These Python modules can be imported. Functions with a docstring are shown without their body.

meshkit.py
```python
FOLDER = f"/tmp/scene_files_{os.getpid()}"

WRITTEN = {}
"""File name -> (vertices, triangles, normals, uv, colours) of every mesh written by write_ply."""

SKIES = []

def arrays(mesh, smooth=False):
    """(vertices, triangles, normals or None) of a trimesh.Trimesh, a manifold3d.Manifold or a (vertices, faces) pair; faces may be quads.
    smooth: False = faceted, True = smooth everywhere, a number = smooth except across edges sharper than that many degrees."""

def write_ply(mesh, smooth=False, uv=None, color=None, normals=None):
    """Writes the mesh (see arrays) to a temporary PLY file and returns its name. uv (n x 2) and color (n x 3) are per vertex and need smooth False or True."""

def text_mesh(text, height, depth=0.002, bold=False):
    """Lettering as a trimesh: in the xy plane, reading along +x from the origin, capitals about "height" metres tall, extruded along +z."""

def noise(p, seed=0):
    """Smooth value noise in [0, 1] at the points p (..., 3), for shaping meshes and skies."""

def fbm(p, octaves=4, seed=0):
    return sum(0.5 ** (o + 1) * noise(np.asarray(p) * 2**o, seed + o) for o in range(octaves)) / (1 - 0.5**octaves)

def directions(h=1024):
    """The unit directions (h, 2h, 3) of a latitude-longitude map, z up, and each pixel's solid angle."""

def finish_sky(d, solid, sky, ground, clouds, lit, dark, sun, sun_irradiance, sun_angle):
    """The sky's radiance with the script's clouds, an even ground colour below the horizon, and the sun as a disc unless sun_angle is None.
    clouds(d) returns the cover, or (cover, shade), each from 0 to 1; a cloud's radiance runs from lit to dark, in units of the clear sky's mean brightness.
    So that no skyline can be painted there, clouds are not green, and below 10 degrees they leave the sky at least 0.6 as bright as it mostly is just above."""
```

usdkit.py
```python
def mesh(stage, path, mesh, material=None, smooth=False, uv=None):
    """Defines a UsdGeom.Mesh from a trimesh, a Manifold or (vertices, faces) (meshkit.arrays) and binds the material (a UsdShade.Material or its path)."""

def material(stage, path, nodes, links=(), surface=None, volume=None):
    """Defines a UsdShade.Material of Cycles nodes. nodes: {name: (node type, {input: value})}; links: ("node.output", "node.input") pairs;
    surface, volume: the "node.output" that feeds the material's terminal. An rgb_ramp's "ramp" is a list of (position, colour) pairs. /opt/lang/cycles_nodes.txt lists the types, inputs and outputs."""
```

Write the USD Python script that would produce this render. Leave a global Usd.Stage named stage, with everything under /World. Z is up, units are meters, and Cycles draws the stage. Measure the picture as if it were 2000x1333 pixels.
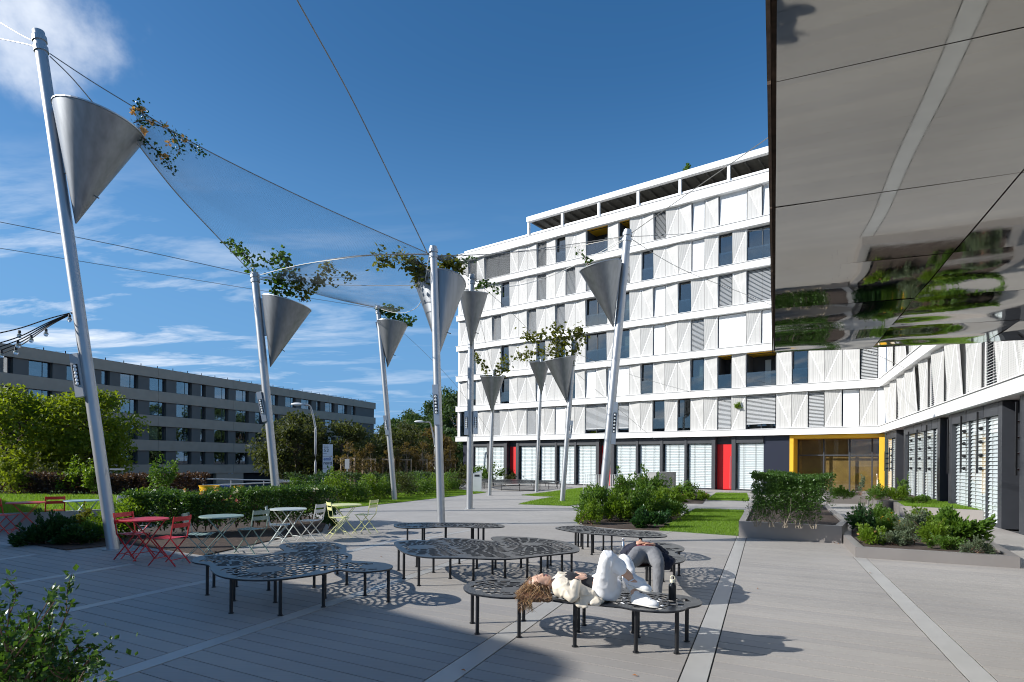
import math, random
import numpy as np
import trimesh, usdkit, meshkit
from manifold3d import CrossSection, FillRule, Manifold
from shapely.geometry import Polygon, Point, LineString, MultiPolygon, box as sbox
from shapely import affinity
from shapely.ops import unary_union
from shapely.prepared import prep
from pxr import Usd, UsdGeom, UsdLux, UsdShade, Gf, Sdf, Vt

stage = Usd.Stage.CreateInMemory()
UsdGeom.SetStageUpAxis(stage, 'Z'); UsdGeom.SetStageMetersPerUnit(stage, 1.0)
WORLD = UsdGeom.Xform.Define(stage, '/World'); UsdGeom.Scope.Define(stage, '/World/Looks')
stage.SetDefaultPrim(WORLD.GetPrim())

# ------------------------------------------------------------------ camera
F, RHO, EYE = 1170.0, 0.0073, 1.75          # focal length in photo pixels, roll, eye height (the photo is 2000 wide, its axis at 1000/903)
cam = UsdGeom.Camera.Define(stage, '/World/camera')
cam.CreateHorizontalApertureAttr(36.0); cam.CreateVerticalApertureAttr(36.0 * 682 / 1024)
cam.CreateFocalLengthAttr(36.0 * F / 2000)
cam.CreateVerticalApertureOffsetAttr(236.5 / 2000 * 36)
cam.CreateClippingRangeAttr(Gf.Vec2f(0.05, 5000))
n_ = math.sqrt(1 + RHO * RHO)
cam.AddTransformOp().Set(Gf.Matrix4d(1 / n_, 0, RHO / n_, 0, -RHO / n_, 0, 1 / n_, 0, 0, -1, 0, 0, 0, 0, EYE, 1))
cam.CreateExposureAttr(0.72)

# ------------------------------------------------------------------ sky and sun
SUN_AZ, SUN_EL = math.radians(81.0) + math.pi, math.radians(27.0)
SUN = np.array([math.sin(SUN_AZ) * math.cos(SUN_EL), math.cos(SUN_AZ) * math.cos(SUN_EL), math.sin(SUN_EL)])
def _norm(v): v = np.asarray(v, float); return v / np.linalg.norm(v)
sky = UsdLux.DomeLight.Define(stage, '/World/sky')
sky.GetPrim().SetCustomDataByKey('kind', 'structure')
cd = _norm([-0.80, 1, 0.76])               # where the soft cumulus in the upper left stands
skym = usdkit.material(stage, '/World/Looks/sky', {
    's': ('sky_texture', {'sky_type': 'single_scattering', 'sun_disc': False, 'sun_elevation': SUN_EL, 'sun_rotation': SUN_AZ, 'altitude': 400.0, 'air_density': 1.0, 'aerosol_density': 0.6, 'ozone_density': 2.2}),
    'tc': ('texture_coordinate', {}),
    'nrm': ('vector_math', {'math_type': 'normalize'}),
    'sep': ('separate_xyz', {}),
    'zc': ('math', {'math_type': 'add', 'value2': 0.10}),
    'px': ('math', {'math_type': 'divide'}), 'py': ('math', {'math_type': 'divide'}),
    'pv': ('combine_xyz', {'z': 0.0}),
    'mp': ('mapping', {'location': (3.1, 0.4, 0), 'scale': (0.62, 1.5, 1.0), 'rotation': (0, 0, 0.35)}),
    'n1': ('noise_texture', {'scale': 1.9, 'detail': 10.0, 'roughness': 0.62, 'distortion': 0.35}),
    'r1': ('rgb_ramp', {'ramp': [(0.0, (0, 0, 0)), (0.49, (0, 0, 0)), (0.66, (1, 1, 1)), (1.0, (1, 1, 1))]}),
    'alt': ('map_range', {'range_type': 'smoothstep', 'from_min': 0.16, 'from_max': 0.43, 'to_min': 1.0, 'to_max': 0.0, 'clamp': True}),
    'west': ('map_range', {'range_type': 'smoothstep', 'from_min': -0.62, 'from_max': -0.12, 'to_min': 1.0, 'to_max': 0.30, 'clamp': True}),
    'm1': ('math', {'math_type': 'multiply'}), 'm1b': ('math', {'math_type': 'multiply'}),
    'dv': ('vector_math', {'math_type': 'distance', 'vector2': tuple(cd)}),
    'n2': ('noise_texture', {'scale': 5.0, 'detail': 8.0, 'roughness': 0.6}),
    'nd': ('math', {'math_type': 'multiply_add', 'value2': -0.30, 'value3': 0.15}),
    'dd': ('math', {'math_type': 'add'}),
    'blob': ('map_range', {'range_type': 'smoothstep', 'from_min': -0.02, 'from_max': 0.092, 'to_min': 0.95, 'to_max': 0.0, 'clamp': True}),
    'mx': ('math', {'math_type': 'maximum'}),
    'cl': ('math', {'math_type': 'multiply', 'value2': 0.85}),
    'deep': ('hsv', {'saturation': 1.30, 'value': 1.02, 'fac': 1.0}),
    'hz': ('map_range', {'range_type': 'smoothstep', 'from_min': 0.02, 'from_max': 0.56, 'to_min': 0.88, 'to_max': 0.0, 'clamp': True}),
    'air': ('mix_color', {'b': (1.05, 2.65, 5.15), 'use_clamp': False}),
    'mix': ('mix_color', {'b': (7.4, 7.8, 8.4), 'use_clamp': False}),
    'bg': ('background_shader', {'strength': 0.085}),
}, [('tc.generated', 'nrm.vector1'), ('nrm.vector', 'sep.vector'), ('sep.z', 'zc.value1'), ('sep.x', 'px.value1'), ('zc.value', 'px.value2'), ('sep.y', 'py.value1'), ('zc.value', 'py.value2'),
    ('px.value', 'pv.x'), ('py.value', 'pv.y'), ('pv.vector', 'mp.vector'), ('mp.vector', 'n1.vector'), ('n1.fac', 'r1.fac'), ('sep.z', 'alt.value'), ('sep.x', 'west.value'),
    ('r1.color', 'm1.value1'), ('alt.result', 'm1.value2'), ('m1.value', 'm1b.value1'), ('west.result', 'm1b.value2'),
    ('nrm.vector', 'dv.vector1'), ('nrm.vector', 'n2.vector'), ('n2.fac', 'nd.value1'), ('dv.value', 'dd.value1'), ('nd.value', 'dd.value2'), ('dd.value', 'blob.value'),
    ('m1b.value', 'mx.value1'), ('blob.result', 'mx.value2'), ('mx.value', 'cl.value1'), ('s.color', 'deep.color'), ('sep.z', 'hz.value'), ('deep.color', 'air.a'), ('hz.result', 'air.fac'), ('air.result', 'mix.a'), ('cl.value', 'mix.fac'), ('mix.result', 'bg.color')], surface='bg.background')
UsdShade.MaterialBindingAPI.Apply(sky.GetPrim()).Bind(skym)
sun = UsdLux.DistantLight.Define(stage, '/World/sun')
sun.CreateIntensityAttr(1.0); sun.CreateAngleAttr(0.5); sun.CreateColorAttr(Gf.Vec3f(1.0, 0.98, 0.945)); sun.CreateNormalizeAttr(True)
sun.AddRotateXYZOp().Set(Gf.Vec3f(math.degrees(math.pi / 2 - SUN_EL), 0, math.degrees(math.pi - SUN_AZ)))

# ------------------------------------------------------------------ pixels of the photograph to points in the plaza
def ray(px, py):
    u, v = (px - 1000) / F, (903 - py) / F
    return np.array([u - RHO * v, 1.0, v + RHO * u])
def G(px, py, z=0.0):
    d = ray(px, py); t = (z - EYE) / d[2]
    return np.array([d[0] * t, t, z])
def G2(px, py, z=0.0): return G(px, py, z)[:2]
def D(px, py, depth):
    d = ray(px, py) * depth; d[2] += EYE
    return d

# ------------------------------------------------------------------ naming
_used = {}
def numbered(path):
    k = _used.get(path, -1) + 1; _used[path] = k
    return path if k == 0 else f'{path}_{k:03d}'
def _tags(p, label, cat, group, kind):
    for k, v in (('label', label), ('category', cat), ('group', group), ('kind', kind)):
        if v: p.SetCustomDataByKey(k, v)
class Thing:
    def __init__(s, path, base): s.path, s.base = path, np.asarray(base, float)
def thing(name, label, cat, base=(0, 0, 0), rotz=0.0, group=None, scale=None):
    x = UsdGeom.Xform.Define(stage, numbered('/World/' + name))
    x.AddTranslateOp().Set(Gf.Vec3d(*map(float, base))); x.AddRotateZOp().Set(math.degrees(rotz)); x.AddScaleOp().Set(Gf.Vec3f(*(scale or (1, 1, 1))))
    _tags(x.GetPrim(), label, cat, group, None)
    return Thing(str(x.GetPath()), base)
def dup(t, loc, rotz=0.0, label=None, group=None, cat=None, scale=None):
    name = t.path.split('/')[-1].rsplit('_', 1)
    name = name[0] if len(name) == 2 and name[1].isdigit() else '_'.join(name)
    x = UsdGeom.Xform.Define(stage, numbered('/World/' + name)); p = x.GetPrim()
    p.GetReferences().AddInternalReference(t.path); p.SetInstanceable(True)
    p.GetAttribute('xformOp:translate').Set(Gf.Vec3d(*map(float, loc))); p.GetAttribute('xformOp:rotateZ').Set(math.degrees(rotz))
    p.GetAttribute('xformOp:scale').Set(Gf.Vec3f(*(scale or (1, 1, 1))))
    _tags(p, label, cat, group, None)
    return p
def part(t, name, mesh, mat, smooth=False, label=None, kind=None, local=False):
    """A part of a Thing, or a sub-part when t is what part() returned. mesh in world coordinates unless local."""
    v, f = arr(mesh)
    if not local: v = v - t.base
    m = usdkit.mesh(stage, numbered(t.path + '/' + name), (v, f), mat, smooth)
    _tags(m.GetPrim(), label, None, None, kind)
    return Thing(str(m.GetPath()), t.base)
def single(name, mesh, mat, label=None, cat=None, group=None, kind=None, smooth=False):
    v, f = arr(mesh)
    m = usdkit.mesh(stage, numbered('/World/' + name), (v, f), mat, smooth)
    _tags(m.GetPrim(), label, cat, group, kind)
    return Thing(str(m.GetPath()), (0, 0, 0))
def arr(m):
    if isinstance(m, MB): return m.get()
    if isinstance(m, tuple): return np.asarray(m[0], float), np.asarray(m[1], int)
    if hasattr(m, 'to_mesh'):
        q = m.to_mesh(); return np.array(q.vert_properties[:, :3], float), np.array(q.tri_verts, int)
    return np.array(m.vertices), np.array(m.faces)

# ------------------------------------------------------------------ meshes
BOXV = np.array([[x, y, z] for x in (-.5, .5) for y in (-.5, .5) for z in (-.5, .5)])
BOXF = np.array([[0, 1, 3], [0, 3, 2], [4, 6, 7], [4, 7, 5], [0, 4, 5], [0, 5, 1], [2, 3, 7], [2, 7, 6], [0, 2, 6], [0, 6, 4], [1, 5, 7], [1, 7, 3]])
class MB:
    def __init__(s): s.v, s.f, s.n = [], [], 0
    def add(s, v, f):
        s.v.append(np.asarray(v, float)); s.f.append(np.asarray(f, int) + s.n); s.n += len(v); return s
    def get(s): return (np.vstack(s.v), np.vstack(s.f)) if s.v else (np.zeros((0, 3)), np.zeros((0, 3), int))
    def box(s, c, size, ax=None):
        v = BOXV * np.asarray(size, float)
        if ax is not None: v = v @ np.asarray(ax, float)
        return s.add(v + np.asarray(c, float), BOXF)
    def bar(s, p, q, w, h=None, up=(0, 0, 1)):
        p, q = np.asarray(p, float), np.asarray(q, float); d = q - p; L = np.linalg.norm(d); d = d / L
        a = np.cross(up, d)
        if np.linalg.norm(a) < 1e-6: a = np.cross((0, 1, 0), d)
        a = _norm(a); b = np.cross(d, a)
        return s.box((p + q) / 2, (L, w, h or w), np.array([d, a, b]))
    def tube(s, pts, r, n=8, cap=True):
        p = np.asarray(pts, float); r = np.broadcast_to(np.asarray(r, float), (len(p),))
        t = np.gradient(p, axis=0); t /= np.linalg.norm(t, axis=1, keepdims=True) + 1e-12
        ref = np.array([0, 0, 1.0]) if abs(t[:, 2]).mean() < .8 else np.array([1.0, 0, 0])
        a = np.cross(t, ref); a /= np.linalg.norm(a, axis=1, keepdims=True) + 1e-12
        b = np.cross(t, a); ang = np.arange(n) * 2 * np.pi / n
        v = p[:, None] + r[:, None, None] * (np.cos(ang)[None, :, None] * a[:, None] + np.sin(ang)[None, :, None] * b[:, None])
        i, j = np.meshgrid(np.arange(len(p) - 1), np.arange(n), indexing='ij')
        q = np.stack([i * n + j, (i + 1) * n + j, (i + 1) * n + (j + 1) % n, i * n + (j + 1) % n], -1).reshape(-1, 4)
        f = [q[:, [0, 2, 1]], q[:, [0, 3, 2]]]
        if cap:
            k = np.arange(1, n - 1); o = (len(p) - 1) * n
            f += [np.stack([0 * k, k, k + 1], 1), np.stack([0 * k + o, k + 1 + o, k + o], 1)]
        return s.add(v.reshape(-1, 3), np.vstack(f))
    def quad(s, a, b, c, d): return s.add([a, b, c, d], [[0, 1, 2], [0, 2, 3]])
    def poly(s, xy, z0, z1):
        """vertical prism over a plan polygon (a shapely polygon or a list of points)"""
        P = xy if hasattr(xy, 'geom_type') else Polygon(xy)
        if not P.is_valid: P = P.buffer(0)
        for g in getattr(P, 'geoms', [P]):
            if g.is_empty or g.area < 1e-6: continue
            m = CrossSection([np.array(g.exterior.coords)[:-1]] + [np.array(r.coords)[:-1] for r in g.interiors], FillRule.EvenOdd).extrude(z1 - z0)
            v, f = arr(m); v[:, 2] += z0; s.add(v, f)
        return s
    def revolve(s, prof, base, n=24, ax=None):
        prof = np.asarray(prof, float); m = len(prof); ang = np.arange(n) * 2 * np.pi / n
        v = np.stack([prof[:, 0, None] * np.cos(ang), prof[:, 0, None] * np.sin(ang), np.repeat(prof[:, 1, None], n, 1)], -1).reshape(-1, 3)
        if ax is not None: v = v @ np.asarray(ax, float)
        i, j = np.meshgrid(np.arange(m - 1), np.arange(n), indexing='ij')
        q = np.stack([i * n + j, i * n + (j + 1) % n, (i + 1) * n + (j + 1) % n, (i + 1) * n + j], -1).reshape(-1, 4)
        return s.add(v + np.asarray(base, float), np.vstack([q[:, [0, 1, 2]], q[:, [0, 2, 3]]]))
    def sphere(s, c, r, sub=2, scale=(1, 1, 1)):
        m = ICO[sub]; return s.add(m[0] * r * np.asarray(scale) + np.asarray(c), m[1])
ICO = {k: (np.array((q := trimesh.creation.icosphere(k, 1.0)).vertices), np.array(q.faces)) for k in (0, 1, 2, 3)}
def frame_z(d, hint=(1, 0, 0)):
    """rows x, y, z of a frame whose z is d"""
    z = _norm(d); x = np.asarray(hint, float) - z * np.dot(hint, z); x = _norm(x)
    return np.array([x, np.cross(z, x), z])
def spline(pts, n=12, closed=True):
    """Catmull-Rom through plan points"""
    p = np.asarray(pts, float); m = len(p); out = []
    for i in range(m if closed else m - 1):
        a, b, c, d = (p[(i - 1) % m], p[i], p[(i + 1) % m], p[(i + 2) % m]) if closed else (p[max(i - 1, 0)], p[i], p[i + 1], p[min(i + 2, m - 1)])
        t = np.linspace(0, 1, n, endpoint=False)[:, None]
        out.append(.5 * (2 * b + (c - a) * t + (2 * a - 5 * b + 4 * c - d) * t ** 2 + (3 * b - a - 3 * c + d) * t ** 3))
    if not closed: out.append(p[-1:])
    return np.vstack(out)

# ------------------------------------------------------------------ materials
LOOK = {}
def mat(name, col, rough=.6, metal=0.0, spec=.5, var=0.0, vscale=4.0, bump=0.0, bscale=40.0, island=0.0, hue=None, sc=(1, 1, 1), **kw):
    """a plain paint, stone or metal with noise in its tone, roughness and relief"""
    c = np.asarray(col, float)
    nodes = {'p': ('principled_bsdf', dict({'base_color': tuple(c), 'roughness': rough, 'metallic': metal, 'specular_ior_level': spec}, **kw))}
    links = []
    if var or bump: nodes['g'] = ('geometry', {}); nodes['mp'] = ('mapping', {'scale': sc}); links.append(('g.position', 'mp.vector'))
    last = None
    if var:
        c2 = np.asarray(hue, float) if hue is not None else c * (1 + var)
        nodes['n'] = ('noise_texture', {'scale': vscale, 'detail': 6.0, 'roughness': .6})
        nodes['r'] = ('rgb_ramp', {'ramp': [(.3, tuple(c * (1 - var))), (.7, tuple(np.clip(c2, 0, 1)))]})
        links += [('mp.vector', 'n.vector'), ('n.fac', 'r.fac')]; last = 'r.color'
    if island:
        nodes['gi'] = ('geometry', {}); nodes['mr'] = ('map_range', {'from_min': 0., 'from_max': 1., 'to_min': 1 - island, 'to_max': 1 + island})
        nodes['mm'] = ('vector_math', {'math_type': 'scale', 'vector1': tuple(c)})
        links += [('gi.random_per_island', 'mr.value'), ('mr.result', 'mm.scale')]
        if last: links.append((last, 'mm.vector1'))
        last = 'mm.vector'
    if last: links.append((last, 'p.base_color'))
    if bump:
        nodes['bn'] = ('noise_texture', {'scale': bscale, 'detail': 5.0}); nodes['b'] = ('bump', {'strength': bump, 'distance': .01})
        links += [('mp.vector', 'bn.vector'), ('bn.fac', 'b.height'), ('b.normal', 'p.normal')]
    LOOK[name] = usdkit.material(stage, '/World/Looks/' + name, nodes, links, surface='p.BSDF')
    return LOOK[name]
def leafmat(name, ramp, rough=.45, trans=.35):
    """leaves: every leaf its own tone; light comes through"""
    LOOK[name] = usdkit.material(stage, '/World/Looks/' + name, {
        'g': ('geometry', {}), 'r': ('rgb_ramp', {'ramp': ramp}), 'p': ('principled_bsdf', {'roughness': rough, 'specular_ior_level': .4}),
        't': ('translucent_bsdf', {}), 'tc': ('vector_math', {'math_type': 'multiply', 'vector2': (1.3, 1.25, .55)}), 'm': ('mix_closure', {'fac': min(.55, trans + .12)})},
        [('g.random_per_island', 'r.fac'), ('r.color', 'p.base_color'), ('r.color', 'tc.vector1'), ('tc.vector', 't.color'), ('p.BSDF', 'm.closure1'), ('t.BSDF', 'm.closure2')], surface='m.closure')
    return LOOK[name]
def panemat(name, tint=(1, 1, 1), extra=0.0, graz=1.0, gloss=(1, 1, 1)):
    LOOK[name] = usdkit.material(stage, '/World/Looks/' + name, {
        't': ('transparent_bsdf', {'color': tint}), 'gl': ('glossy_bsdf', {'roughness': 0.01, 'color': gloss}), 'f': ('layer_weight', {'blend': 0.5}),
        'pw': ('math', {'math_type': 'power', 'value2': 4.0}), 'a': ('math', {'math_type': 'multiply_add', 'value2': (0.9 - extra) * graz, 'value3': extra, 'use_clamp': True}), 'm': ('mix_closure', {})},
        [('f.facing', 'pw.value1'), ('pw.value', 'a.value1'), ('a.value', 'm.fac'), ('t.BSDF', 'm.closure1'), ('gl.BSDF', 'm.closure2')], surface='m.closure')
    return LOOK[name]
# ------------------------------------------------------------------ looks of the setting
mat('joint', (.035, .035, .035), .9)
mat('asphalt', (.06, .06, .06), .9, var=.25, vscale=3, bump=.3)
mat('soil', (.055, .036, .025), .95, var=.5, vscale=14, bump=.8, bscale=60)
mat('paving', (.36, .34, .312), .72, var=.07, vscale=.9, bump=.12, bscale=90)
mat('strip_steel', (.385, .37, .34), .42, spec=.6, var=.07, vscale=2.5, bump=.05, bscale=120)
mat('edging', (.36, .36, .35), .7, var=.06, vscale=3)
mat('concrete', (.33, .325, .31), .85, var=.16, vscale=2.2, bump=.25, bscale=50)
mat('planter_metal', (.27, .245, .225), .42, metal=.35, var=.06, vscale=2)
mat('lawn_base', (.07, .125, .02), .95, var=.35, vscale=9)
mat('white_coat', (.80, .795, .78), .5, var=.025, vscale=1.2)
mat('white_slat', (.78, .79, .79), .45)
mat('grey_slat', (.62, .63, .63), .45)
mat('charcoal', (.030, .033, .039), .5, var=.1, vscale=2)
mat('navy_panel', (.02, .023, .038), .3)
mat('door_red', (.62, .012, .014), .38)
mat('door_dark_red', (.13, .015, .018), .35)
mat('yellow_coat', (.74, .40, .012), .5)
mat('room', (.05, .05, .052), .9)
mat('curtain', (.5, .52, .5), .9)
mat('steel', (.62, .63, .63), .35, metal=1.0)
mat('black_bar', (.012, .012, .013), .5)
mat('facade_grey', (.15, .125, .105), .8, var=.07, vscale=1.0)
mat('band_brown', (.42, .31, .225), .85, var=.07, vscale=1.2)
mat('garage', (.01, .01, .011), .9)
mat('roof_gravel', (.3, .29, .27), .95)
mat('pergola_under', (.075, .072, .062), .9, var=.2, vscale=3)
mat('solar', (.03, .034, .045), .25)
panemat('pane', (.62, .68, .68), .13)
panemat('pane_clear', (.93, .95, .95), .03, .4)
panemat('pane_dark', (.85, .84, .8), .05, .7)
# planks: long grain, each plank its own tone
def plankmat(name, col):
    LOOK[name] = usdkit.material(stage, '/World/Looks/' + name, {
        'g': ('geometry', {}), 'mp': ('mapping', {'rotation': (0, 0, -DECK_ANG), 'scale': (1.2, 60, 1)}), 'n': ('noise_texture', {'scale': 1.0, 'detail': 5.0, 'roughness': .6}),
        'o': ('object_info', {}), 'n2': ('noise_texture', {'scale': .45, 'detail': 4.0}), 'r2': ('map_range', {'from_min': .3, 'from_max': .7, 'to_min': .88, 'to_max': 1.08}),
        'r': ('rgb_ramp', {'ramp': [(.25, tuple(np.array(col) * .93)), (.75, tuple(np.array(col) * 1.05))]}),
        'mr': ('map_range', {'from_min': 0., 'from_max': 1., 'to_min': .95, 'to_max': 1.05}), 's': ('vector_math', {'math_type': 'scale'}), 's2': ('vector_math', {'math_type': 'scale'}),
        'b': ('bump', {'strength': .35, 'distance': .004}), 'p': ('principled_bsdf', {'roughness': .62, 'specular_ior_level': .45})},
        [('g.position', 'mp.vector'), ('mp.vector', 'n.vector'), ('n.fac', 'r.fac'), ('g.random_per_island', 'mr.value'), ('r.color', 's.vector1'), ('mr.result', 's.scale'),
         ('g.position', 'n2.vector'), ('n2.fac', 'r2.value'), ('s.vector', 's2.vector1'), ('r2.result', 's2.scale'),
         ('s2.vector', 'p.base_color'), ('n.fac', 'b.height'), ('b.normal', 'p.normal')], surface='p.BSDF')
dir_deck = _norm([-1150 - 1000, F, 0])[:2] * -1          # the planks' direction, rightwards and nearer
DECK_ANG = math.atan2(dir_deck[1], dir_deck[0])
plankmat('plank', (.362, .334, .300)); plankmat('plank_b', (.345, .319, .290)); plankmat('plank_c', (.38, .350, .312))

# ------------------------------------------------------------------ facades: where they stand
C0 = np.array([21.45, 34.45])
E1, N1 = np.array([-.7993, .6010]), np.array([-.6010, -.7993])
E2, N2 = np.array([-.4003, -.9164]), np.array([-.9164, .4003])
class Facade:
    def __init__(s, o, e, n): s.o, s.e, s.n = o, e, n
    def p(s, a, n, z): q = s.o + s.e * a + s.n * n; return np.array([q[0], q[1], z])
    def s_at(s, px):
        """the distance along the facade of a photo column"""
        m = (px - 1000) / F
        return float((s.o[0] - m * s.o[1]) / (m * s.e[1] - s.e[0]))
    def box(s, mb, a0, a1, n0, n1, z0, z1):
        return mb.box(s.p((a0 + a1) / 2, (n0 + n1) / 2, (z0 + z1) / 2), (abs(a1 - a0), abs(n1 - n0), z1 - z0), np.array([[*s.e, 0], [*s.n, 0], [0, 0, 1]]))
M = Facade(C0, E1, N1); R = Facade(C0, E2, N2)

# ------------------------------------------------------------------ ground
def terrain_z(x, y):
    a = np.clip((y - 25 - .35 * (x + 8)) / 14, 0, 1); b = np.clip((-x - 4 + (y - 40) * .1) / 5, 0, 1)
    a = a * a * (3 - 2 * a); b = b * b * (3 - 2 * b)
    return -.05 - 1.6 * a * b
xs = np.concatenate([np.linspace(-900, -90, 12), np.linspace(-80, 60, 71), np.linspace(70, 900, 12)]); ys = np.concatenate([np.linspace(-400, -30, 8), np.linspace(-20, 140, 81), np.linspace(160, 1800, 14)])
X, Y = np.meshgrid(xs, ys, indexing='ij'); Z = terrain_z(X, Y)
i, j = np.meshgrid(np.arange(len(xs) - 1), np.arange(len(ys) - 1), indexing='ij'); q = i * len(ys) + j
tv = np.stack([X, Y, Z], -1).reshape(-1, 3); tf = np.vstack([np.stack([q, q + len(ys), q + len(ys) + 1], -1).reshape(-1, 3), np.stack([q, q + len(ys) + 1, q + 1], -1).reshape(-1, 3)])
single('ground', (tv, tf), LOOK['asphalt'], kind='structure', smooth=True)

lawn_polys = {
 'far_left': [G2(*p) for p in ((590, 1004), (690, 991.5), (780, 982), (950, 962.5), (893, 957), (800, 962), (700, 973), (600, 986))],
 'middle': [G2(*p) for p in ((1018.5, 968), (1060, 963.5), (1100, 958), (1138, 953.5), (1165, 953), (1185, 968), (1150, 983), (1110, 989), (1012.5, 985.5), (1050, 977), (1087, 970.7), (1060, 970.2))],
 'near_door': [G2(*p) for p in ((1399, 963.5), (1459, 964.5), (1463, 979), (1380, 977.5))],
 'by_planter': [G2(*p) for p in ((1358, 995), (1453, 998), (1441.5, 1047.5), (1288, 1037), (1315, 1018))],
}
bed_polys = {
 'bush_bed': [G2(*p) for p in ((1131, 1018), (1143, 1000), (1190, 985), (1260, 985), (1330, 1002), (1318, 1020), (1288, 1037), (1200, 1033), (1140, 1027))],
 'far_bed': [G2(*p) for p in ((1308, 978), (1320, 966), (1352, 960), (1386, 967), (1372, 984.5), (1312, 984))],
 'dark_bed': [G2(*p) for p in ((40, 1061), (80, 1046), (150, 1040), (235, 1040), (240, 1062), (216, 1067), (129, 1075.5))],
 'long_bed': [G2(*p) for p in ((245, 1063), (400, 1086), (470, 1070), (560, 1050), (628, 1040), (640, 1018), (560, 1000), (420, 1010), (300, 1030), (240, 1050))],
 'back_bed': [G2(*p) for p in ((560, 990), (600, 986), (700, 973), (800, 962), (893, 957), (900, 945), (700, 948), (560, 962))],
}
def sm(poly): return Polygon(poly).buffer(0)
lawns = {k: sm(v) for k, v in lawn_polys.items()}; beds = {k: sm(v) for k, v in bed_polys.items()}
green = unary_union(list(lawns.values()) + list(beds.values()))

# strips of smooth metal between the planks: centre lines on the photograph
def strip(p, q, w): a, b = G2(*p), G2(*q); return LineString([a, b]).buffer(w / 2, cap_style=2), (a, b)
STRIPS = [
 strip((125, 1352), (905, 1092), .19), strip((838, 1345), (1262, 1054), .22), strip((1350, 1340), (1449, 1048), .205),
 strip((1940, 1350), (1679, 1089), .20), strip((-30, 1149), (260, 1102), .16), strip((-20, 1096), (72, 1083), .15),
 strip((20, 1217), (470, 1121), .17), strip((-40, 1055.5), (128, 1079), .22), strip((128, 1079), (216, 1070), .12), strip((250, 1066.5), (400, 1088.5), .20), strip((400, 1088.5), (640, 1041), .16),
 strip((650, 1085), (790, 1051.5), .2), strip((770, 1063), (1010, 1019), .16), strip((1273, 1049), (1310, 1037), .2),
]
plaza_out = Polygon([(-14.5, -6), (-14.2, 10), (-12.6, 15.2), (-9.2, 16.5), G2(560, 985), G2(893, 956), tuple(M.p(33.2, .1, 0)[:2]), tuple(M.p(0, .1, 0)[:2]), tuple(R.p(44, .1, 0)[:2]), (4, -9)])
paved = plaza_out.difference(green)
# the near part is laid in planks, further off the same deck is plain slabs with joints
near = Polygon([(-14, -1.0), (-14, 16.5), (13.6, 16.5), (13.6, -1.0)])
strips_u = unary_union([s[0] for s in STRIPS])
gap = unary_union([s[0].buffer(.014, cap_style=2) for s in STRIPS])
single('plaza', MB().poly(paved, -.4, -.012), LOOK['joint'], kind='structure')
slab_area = paved.difference(near).difference(gap)
# slabs
slabs = MB(); per = _norm([-dir_deck[1], dir_deck[0]]); L0 = np.array([0.0, 16.5])
dirS = _norm(np.array(G2(950, 1029)) - np.array(G2(1300, 1003)))
perS = np.array([-dirS[1], dirS[0]])
for a in range(-12, 13):
    for b in range(-14, 15):
        c = np.array([2, 28]) + dirS * a * 4.2 + perS * b * 2.8
        h = [c + dirS * (sx * 2.094) + perS * (sy * 1.394) for sx, sy in ((-1, -1), (1, -1), (1, 1), (-1, 1))]
        P = Polygon(h).intersection(slab_area)
        if P.area > .02: slabs.poly(P, -.3, 0)
single('paving_slabs', slabs, LOOK['paving'], kind='structure')

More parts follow.
